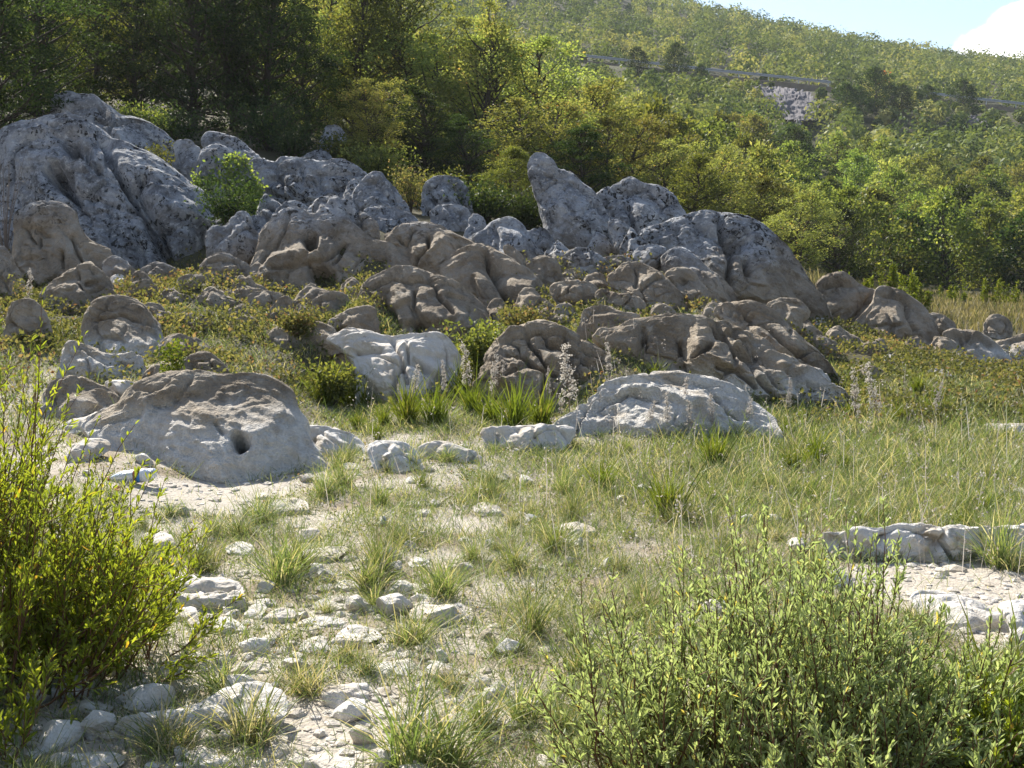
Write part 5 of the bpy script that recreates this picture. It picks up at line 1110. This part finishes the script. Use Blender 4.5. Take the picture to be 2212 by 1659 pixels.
# ------------------------------------------------------------------ tall dry flower spikes
def spike(n_fl):
    sb = MB(); z = np.linspace(-.03, 1, 8); pts = np.stack([np.cumsum(rng.normal(size=8) * .010), np.cumsum(rng.normal(size=8) * .010), z], -1); sb.tube(pts, np.linspace(.007, .0035, 8), 4, .55)
    root = empty('dry_flower_spike', (0, 0, 0), 'x', 'dry plant'); fl = MB()
    for k in range(n_fl):
        f = rng.uniform(.28, 1); c = np.array([np.interp(f, z, pts[:, i]) for i in range(3)]); a = k * 2.4; l = .085 * (1.15 - f) + .018; tip = c + np.array([math.cos(a), math.sin(a), .55]) * l
        sb.tube([c, (c + tip) / 2 + [0, 0, .006], tip], .004, 3, .6); m = 11
        leaf_quads(fl, np.tile(tip, (m, 1)) + rng.normal(size=(m, 3)) * .020, rnd_dir(m, .25), .032, .020, rng.uniform(.5, 1, m), .2)
    sb.build('stem', GTWIG, root); fl.build('blossoms', L_DRY, root); return root
SPR = [spike(44) for _ in range(4)]
SPK = [(1018, 745, 868, 'pale dry flower spike in front of the brambles right of the white-faced rock'), (1064, 772, 880, 'pale dry flower spike at the left edge of the dark cracked rock'), (1082, 782, 872, 'thin dry flower spike second from the left before the dark cracked rock'),
       (1236, 752, 925, 'tallest pale dry flower spike, before the right half of the dark cracked rock'), (1183, 800, 895, 'short dry flower spike before the middle of the dark cracked rock'), (1213, 855, 915, 'low bushy dry flower spike at the right end of the rectangular white block'),
       (885, 788, 880, 'dry flower spike before the middle of the white-faced rock'), (963, 782, 872, 'dry flower spike before the right part of the white-faced rock'), (868, 835, 890, 'short dry flower spike below the white-faced rock'), (1318, 745, 835, 'dry flower spike at the right end of the dark cracked rock'),
       (1442, 850, 948, 'dry flower spike before the left half of the broad white rock'), (1480, 820, 940, 'dry flower spike before the middle of the broad white rock'), (1543, 858, 950, 'dry flower spike before the cleft of the broad white rock'), (1620, 862, 940, 'dry flower spike at the right end of the broad white rock'),
       (1496, 870, 952, 'low dry flower spike right of the middle one before the broad white rock'), (1392, 868, 945, 'thin dry flower spike at the left part of the broad white rock'), (1700, 828, 905, 'dry flower spike right of the broad white rock'), (1850, 800, 945, 'dry flower spike in a clump of dead stems in the meadow'),
       (1905, 790, 950, 'tall dead stem in the right meadow'), (2010, 830, 915, 'dry flower spike on the bramble slope at the right'), (60, 590, 690, 'reddish dry spike in front of the dark rock at the left edge'), (1160, 815, 890, 'thin dry spike left of the short one before the dark cracked rock')]
_su = set()
for k, (u, v0, v1, lb) in enumerate(SPK):
    p = gpt(u, v1); h = (v1 - v0) / F * p[1] * 1.03; o = SPR[k % 4]
    if k % 4 in _su: o = dup(o, p, rng.uniform(0, 6.3), h, lb, 'dry flower spikes')
    else: o.location = p; o.scale = (h, h, h); o['label'] = lb; o['group'] = 'dry flower spikes'; _su.add(k % 4)
    o.rotation_euler = (rng.normal() * .10, rng.normal() * .10, rng.uniform(0, 6.3)); w_ = rng.uniform(.6, 1.0); o.scale = (h * w_, h * w_, h)

# thin dry stems and seed grasses standing over the meadow
db = MB(); n = 750; uu = rng.uniform(700, 2700, n); yy = rng.uniform(5.2, 12.0, n); P0 = gxyz((uu - CU) / F * yy, yy)
k = rng.uniform(size=n) < np.where(uu > 1150, .8, .35); P0 = P0[k]; n = len(P0); Ls = rng.gamma(9, .030, n)
blades(db, P0, Ls, .0007 * P0[:, 1] * rng.uniform(.7, 1.1, n), rng.uniform(.0, .3, n), rng.uniform(.3, .9, n), .12)
for p, l in zip(P0, Ls):
    m = 5; leaf_quads(db, p + np.array([0, 0, l]) * rng.uniform(.7, 1.0, (m, 1)) + rng.normal(size=(m, 3)) * .014, rnd_dir(m, .4), .022, .010, rng.uniform(.2, .9, m), .1)
tag(db.build('dry_weeds', L_DRY), kind='stuff')

# ------------------------------------------------------------------ shrubs among and behind the rocks
def bush(name, label, p, rx, rz_, n, leaf, mat, stems=16, cat='shrub', group=None, flat=1.0, up=.3, twig=BARK, asp=.5):
    root = empty(name, p, label, cat, group); sb = MB(); lb = MB()
    for k in range(stems):
        a = rng.uniform(0, 6.28); o = rng.uniform(.1, .95) * rx; e = np.array([o * math.cos(a), o * math.sin(a), rz_ * rng.uniform(.5, 1.0)]); k_ = np.linspace(0, 1, 6)[:, None]
        pts = e * k_ ** np.array([1.2, 1.2, .8]) + rng.normal(size=(6, 3)) * .03 * rx * k_; pts[0, 2] -= .1; sb.tube(pts, np.linspace(.014, .004, 6) * rx, 4)
        m = n // stems; f = rng.uniform(.25, 1.02, m); C = np.stack([np.interp(f * 5, np.arange(6), pts[:, c]) for c in range(3)], -1) + rng.normal(size=(m, 3)) * np.array([.17, .17, .12 * flat]) * rx
        C[:, 2] = np.maximum(C[:, 2], .02)
        leaf_quads(lb, C, rnd_dir(m, up), leaf * rng.uniform(.7, 1.3, m), leaf * asp, np.clip(rng.normal(.45, .25, m), 0, 1), .1)
    sb.build('stems', twig, root); lb.build('foliage', mat, root); return root
def gD(u, D, dz=0): x = (u - CU) / F * D; return (x, D, float(ground(x, D)[0]) + dz)
bush('low_shrub', 'yellow-green low shrub beside the knobbly dark grey boulder under the dark trees', gD(300, 24.5), 1.0, 1.0, 3200, .08, L_MID, 22)
bush('low_shrub', 'dark green spreading shrub under the dark trees right of the yellow-green one', gD(380, 25), 1.3, .9, 3200, .08, L_DARK, 24)
bush('low_shrub', 'dull grey-green shrub above the wide blocky boulder', gD(590, 25), 1.3, 1.0, 3600, .075, L_DARK, 24)
bush('low_shrub', 'small dull shrub left of the little grey boulders at the wood edge', gD(640, 24), .8, .7, 1800, .075, L_DARK, 16)
bush('low_shrub', 'brownish shrub between the cone-shaped and the round-headed boulders', gD(890, 20.5), .55, .9, 1500, .05, L_BRAM, 18)
bush('low_shrub', 'green shrub in the gap below the vine-hung boulder', gD(500, 17.6, .25), .6, .9, 2000, .06, L_DARK, 18)
bush('low_shrub', 'leafy yellowish shrub growing between the giant boulder and the narrow grey boulder', gD(345, 20.6, 0), .55, .8, 1400, .06, L_MID, 14)
for u, D, rx, h, lb in ((940, 22.0, .9, .8, 'green shrub under the trees right of the round-headed boulder'), (1050, 20.8, 1.0, .8, 'green shrub under the trees behind the slim grey stone'), (1130, 20.5, .8, .8, 'green shrub under the trees left of the foot of the pinnacle'), (820, 23.5, .9, .8, 'dull shrub behind the cone-shaped boulder'), (760, 24.5, .8, .6, 'dull low shrub right of the little grey boulder at the wood edge')):
    bush('low_shrub', lb, gD(u, D), rx, h, 2600, .075, L_DARK if D < 21.5 else L_MID, 20)
bush('bramble_bush', 'dark green bramble bush between the white-faced rock and the dark cracked rock', gD(1040, 11.6), .45, .55, 2200, .055, L_MID, 18)
bush('bramble_bush', 'bramble bush covering the shaded rock left of the white-faced rock', gD(720, 10.8), .36, .42, 1700, .05, L_MID, 16)
bush('bramble_bush', 'red-leaved bramble hanging over the narrow brown stone', gD(640, 12.1), .28, .42, 1300, .05, L_BRAM, 14)
bush('bramble_bush', 'bramble bush at the foot of the tan saddle-shaped rock', gD(1130, 12.6), .4, .38, 1400, .05, L_BRAM, 14)
bush('leafy_weed', 'pale green upright weed growing before the rough little crag', gD(375, 9.3), .16, .5, 380, .045, L_LUSH, 7, 'weed', None, 1, .5)
bush('dead_bush', 'bare grey twiggy bush at the left edge in front of the giant boulder', gD(20, 15.3), .4, 1.6, 40, .03, L_DRY, 22, 'bush', None, 1, .4, GTWIG)
bush('leafy_weed', 'reddish seed-topped weed before the dark block at the left edge', gD(55, 11.9), .2, .62, 420, .04, L_BRAM, 9, 'weed', None, 1, .5)
# creeper hanging over the egg-shaped grey boulder
vb_ = next(o for o in BOULDERS if 'egg-shaped boulder half' in o['label']); me = vb_.data; cos = np.empty(len(me.vertices) * 3, np.float32); me.vertices.foreach_get('co', cos); cos = cos.reshape(-1, 3) + np.array(vb_.location); nrm = np.empty(len(me.vertices) * 3, np.float32); me.vertices.foreach_get('normal', nrm); nrm = nrm.reshape(-1, 3)
uvv = pix(cos); wv = (nrm[:, 1] < -.1) * np.clip(.55 + 1.6 * fbm(cos * 1.6, 12, 2), 0, 1) * np.clip((uvv[:, 1] - 330) / 60, 0, 1); idx = np.nonzero(rng.uniform(size=len(cos)) < wv * .5)[0]
mb = MB(); C = np.repeat(cos[idx] + nrm[idx] * .03, 3, 0) + rng.normal(size=(len(idx) * 3, 3)) * .05; leaf_quads(mb, C, rnd_dir(len(C), .1), .07, .05, np.clip(rng.normal(.55, .2, len(C)), 0, 1), .1)
root = empty('creeper', cos[idx].mean(0), 'yellow-green creeper hanging over the grey egg-shaped boulder', 'creeper'); c0 = cos[idx].mean(0)
tb = MB()
for k in range(7):
    j = idx[rng.integers(len(idx), size=1)[0]]; a = cos[j] + nrm[j] * .03; b = a + np.array([rng.normal() * .2, -.12, -.9]); tb.tube(np.stack([a + (b - a) * t - c0 for t in np.linspace(0, 1, 5)]) + rng.normal(size=(5, 3)) * .03, .008, 4)
tb.build('stems', BARK, root); mb.v = [v - c0 for v in mb.v]; mb.build('foliage', L_MID, root)

# broom: upright yellow-green plumes behind the right end of the outcrop
def broom(label, p, n, h, sp):
    root = empty('broom_shrub', p, label, 'shrub', 'broom plants at the meadow edge'); sb = MB(); lb = MB()
    for k in range(n):
        a = rng.uniform(0, 6.28); o = rng.uniform(0, sp); hh = h * rng.uniform(.6, 1.05); b0 = np.array([o * math.cos(a), o * math.sin(a) * .6, -.05]); e = b0 * 1.35 + np.array([rng.normal() * .06, 0, hh]); pts = b0 + (e - b0) * np.linspace(0, 1, 6)[:, None]; sb.tube(pts, np.linspace(.010, .003, 6), 4)
        m = 150; f = rng.uniform(.12, 1, m); C = b0 + (e - b0) * f[:, None] + rng.normal(size=(m, 3)) * .055 * (1.15 - f)[:, None]; leaf_quads(lb, C, rnd_dir(m, .9), .085, .028, np.clip(rng.normal(.5, .2, m), 0, 1), .1)
    sb.build('stems', TWIG, root); lb.build('foliage', L_LUSH, root)
for u, D, n, h, sp, lb in ((1925, 21, 11, 1.05, .38, 'biggest yellow-green broom plume behind the cracked brown boulder'), (1960, 22, 6, .95, .2, 'broom plume just right of the biggest one'), (1870, 20.5, 4, .7, .16, 'small broom plume left of the biggest one'), (1990, 23, 5, .75, .22, 'broom plume at the right of the row behind the outcrop'),
                           (1815, 20, 3, .75, .1, 'thin broom shoots above the round-topped brown boulder'), (2120, 30, 9, .8, .7, 'low broom row in the dry meadow before the trees'), (2180, 31, 8, .8, .6, 'low broom clump at the right edge before the trees'), (2055, 30, 7, .6, .6, 'low broom clump in the dry meadow right of the plumes')):
    broom(lb, gD(u, D), n, h, sp)

# ------------------------------------------------------------------ litter by the humped boulder: a plastic bottle and a pink cap
def lathe(prof, k=28):
    prof = np.array(prof); an = np.linspace(0, 2 * math.pi, k, endpoint=False); m = len(prof)
    v = np.stack([np.repeat(prof[:, :1], k, 1), prof[:, 1:] * np.cos(an)[None], prof[:, 1:] * np.sin(an)[None]], -1).reshape(-1, 3)
    i = np.arange(m - 1)[:, None] * k + np.arange(k)[None]; j = np.arange(m - 1)[:, None] * k + (np.arange(k)[None] + 1) % k
    return v, np.stack([i, j, j + k, i + k], -1).reshape(-1, 4)
m_, nt = mat_new('clear_plastic'); N = NT(nt); b = N.n('ShaderNodeBsdfPrincipled', inp={'Base Color': rgb(.82, .86, .88), 'Roughness': .18, 'IOR': 1.4}); b.inputs['Transmission Weight'].default_value = .45; N.n('ShaderNodeOutputMaterial', inp={0: b.outputs[0]}); PLA = m_
p = gpt(288, 1046); root = empty('plastic_bottle', p + np.array([0, 0, .045]), 'clear plastic bottle with a blue and white label lying on the gravel', 'bottle'); root.rotation_euler = (0, math.radians(-3), math.radians(14))
def part(name, prof, mat):
    v, f = lathe(prof); mb = MB(); mb.add(v, f); return mb.build(name, mat, root, True)
part('body', [(.155, .001), (.152, .030), (.145, .042), (.11, .045), (.105, .042), (.10, .045), (.03, .045), (-.02, .045), (-.055, .044), (-.10, .034), (-.135, .018), (-.14, .0135), (-.16, .0135), (-.16, .001)], PLA)
part('label_band', [(.085, .0452), (.085, .0462), (.045, .0462), (.045, .0452)], plain('label_white', (.75, .75, .73), .5)); part('label_stripe', [(.0445, .0452), (.0445, .0462), (.018, .0462), (.018, .0452)], plain('label_blue', (.06, .22, .55), .45))
part('label_foot', [(.0175, .0452), (.0175, .0462), (.002, .0462), (.002, .0452)], plain('label_brown', (.30, .09, .05), .5)); part('cap', [(-.150, .0150), (-.150, .0165), (-.170, .0165), (-.172, .014), (-.172, .0005)], plain('cap_red', (.55, .10, .09), .4))
v, f = lathe([(0, .001), (0, .019), (.004, .021), (.016, .021), (.018, .019), (.018, .015), (.004, .015), (.004, .001)]); p = gpt(255, 1062)
mb = MB(); mb.add(v[:, [1, 2, 0]], f); o = mb.build('bottle_cap', plain('cap_pink', (.80, .13, .18), .4), smooth=True); o.location = p + np.array([0, 0, .004]); o.rotation_euler = (.5, .2, 0); tag(o, 'pink bottle cap on the gravel below the clear plastic bottle', 'bottle cap')
# ------------------------------------------------------------------ light, sky, camera
SUN_AZ, SUN_EL = math.radians(-30), math.radians(39)   # azimuth from +Y (view direction) towards +X
sd = Vector((math.sin(SUN_AZ) * math.cos(SUN_EL), math.cos(SUN_AZ) * math.cos(SUN_EL), math.sin(SUN_EL)))
sl = bpy.data.lights.new('sun', 'SUN'); sl.energy = 5.0; sl.angle = math.radians(.53); sl.color = (1, .95, .86)
so = bpy.data.objects.new('sun', sl); COL.objects.link(so); so.rotation_euler = sd.to_track_quat('Z', 'Y').to_euler(); so.location = (-20, 20, 60)
W = bpy.data.worlds.new('World'); S.world = W; W.use_nodes = True; W.node_tree.nodes.clear(); N = NT(W.node_tree)
sky = N.n('ShaderNodeTexSky'); sky.sky_type = 'NISHITA'; sky.sun_disc = False; sky.sun_elevation = SUN_EL; sky.sun_rotation = SUN_AZ
sky.altitude = 200; sky.air_density = 1.0; sky.dust_density = .9; sky.ozone_density = 1.2
tc = N.n('ShaderNodeTexCoord').outputs['Generated']
nz = N.noise(tc, 9.0, 6, .6); nz2 = N.noise(tc, 2.2, 6, .6)
def blob(u, v, wd, ht):
    d = unit(rays(u, v)); rt = np.array([1, 0, 0.]); upv = np.cross(rt, d)
    dx = N.n('ShaderNodeVectorMath', operation='DOT_PRODUCT', inp={0: tc, 1: tuple(unit(np.cross(d, np.array([0, 0, 1.]))))}).outputs['Value']
    dz = N.math('SUBTRACT', N.n('ShaderNodeSeparateXYZ', inp={0: tc}).outputs[2], float(d[2]))
    e = N.math('ADD', N.math('POWER', N.math('ABSOLUTE', N.math('DIVIDE', N.math('SUBTRACT', dx, 0.0), wd / F)), 2.0), N.math('POWER', N.math('ABSOLUTE', N.math('DIVIDE', dz, ht / F)), 2.0))
    e = N.math('ADD', e, N.math('MULTIPLY', N.math('SUBTRACT', nz, .5), 2.6))
    front = N.step(N.n('ShaderNodeVectorMath', operation='DOT_PRODUCT', inp={0: tc, 1: tuple(d)}).outputs['Value'], .8, .9)
    return N.math('MULTIPLY', N.math('SUBTRACT', 1.0, N.step(e, .55, 1.05), clamp=True), front)
cl = N.math('MAXIMUM', blob(2200, 100, 135, 52), blob(2240, 48, 90, 40))
cl = N.math('MAXIMUM', cl, N.math('MULTIPLY', N.step(nz2, .60, .75), .5))
skc = N.mix(cl, sky.outputs[0], rgb(13, 13, 13.2))
bg = N.n('ShaderNodeBackground', inp={0: skc, 1: .085}); N.n('ShaderNodeOutputWorld', inp={0: bg.outputs[0]})
hz = MB(); q = np.array([(x, y, z) for x in (-660, 660) for y in (-660, 660) for z in (float(gz.min()) - 1, float(gz.max()) + 9)], float)
hz.add(q, [(0, 1, 3, 2), (4, 6, 7, 5), (0, 4, 5, 1), (2, 3, 7, 6), (0, 2, 6, 4), (1, 5, 7, 3)])
m_, nt_ = mat_new('haze'); N2 = NT(nt_); pv = N2.n('ShaderNodeVolumePrincipled', inp={'Color': rgb(.88, .94, 1.0), 'Density': .00026, 'Anisotropy': .1}); N2.n('ShaderNodeOutputMaterial', inp={1: pv.outputs[0]})
tag(hz.build('haze', m_), kind='stuff')
cam = bpy.data.cameras.new('camera'); co = bpy.data.objects.new('camera', cam); COL.objects.link(co)
cam.sensor_width = 36; cam.lens = 36 * F / 2212; cam.clip_end = 6000; cam.clip_start = .05
co.location = (0, 0, EYE); co.rotation_euler = (math.pi / 2 - PITCH, 0, 0); S.camera = co
S.view_settings.view_transform = 'Standard'; S.view_settings.look = 'None'; S.view_settings.gamma = 1; S.view_settings.exposure = 1.25; S.view_settings.use_curve_mapping = False
S.cycles.max_bounces = 7; S.cycles.volume_bounces = 0; S.cycles.volume_step_rate = 4; S.cycles.diffuse_bounces = 3; S.cycles.transmission_bounces = 4; S.cycles.transparent_max_bounces = 4; S.cycles.glossy_bounces = 2
S.cycles.use_denoising = True; S.cycles.caustics_reflective = False; S.cycles.caustics_refractive = False
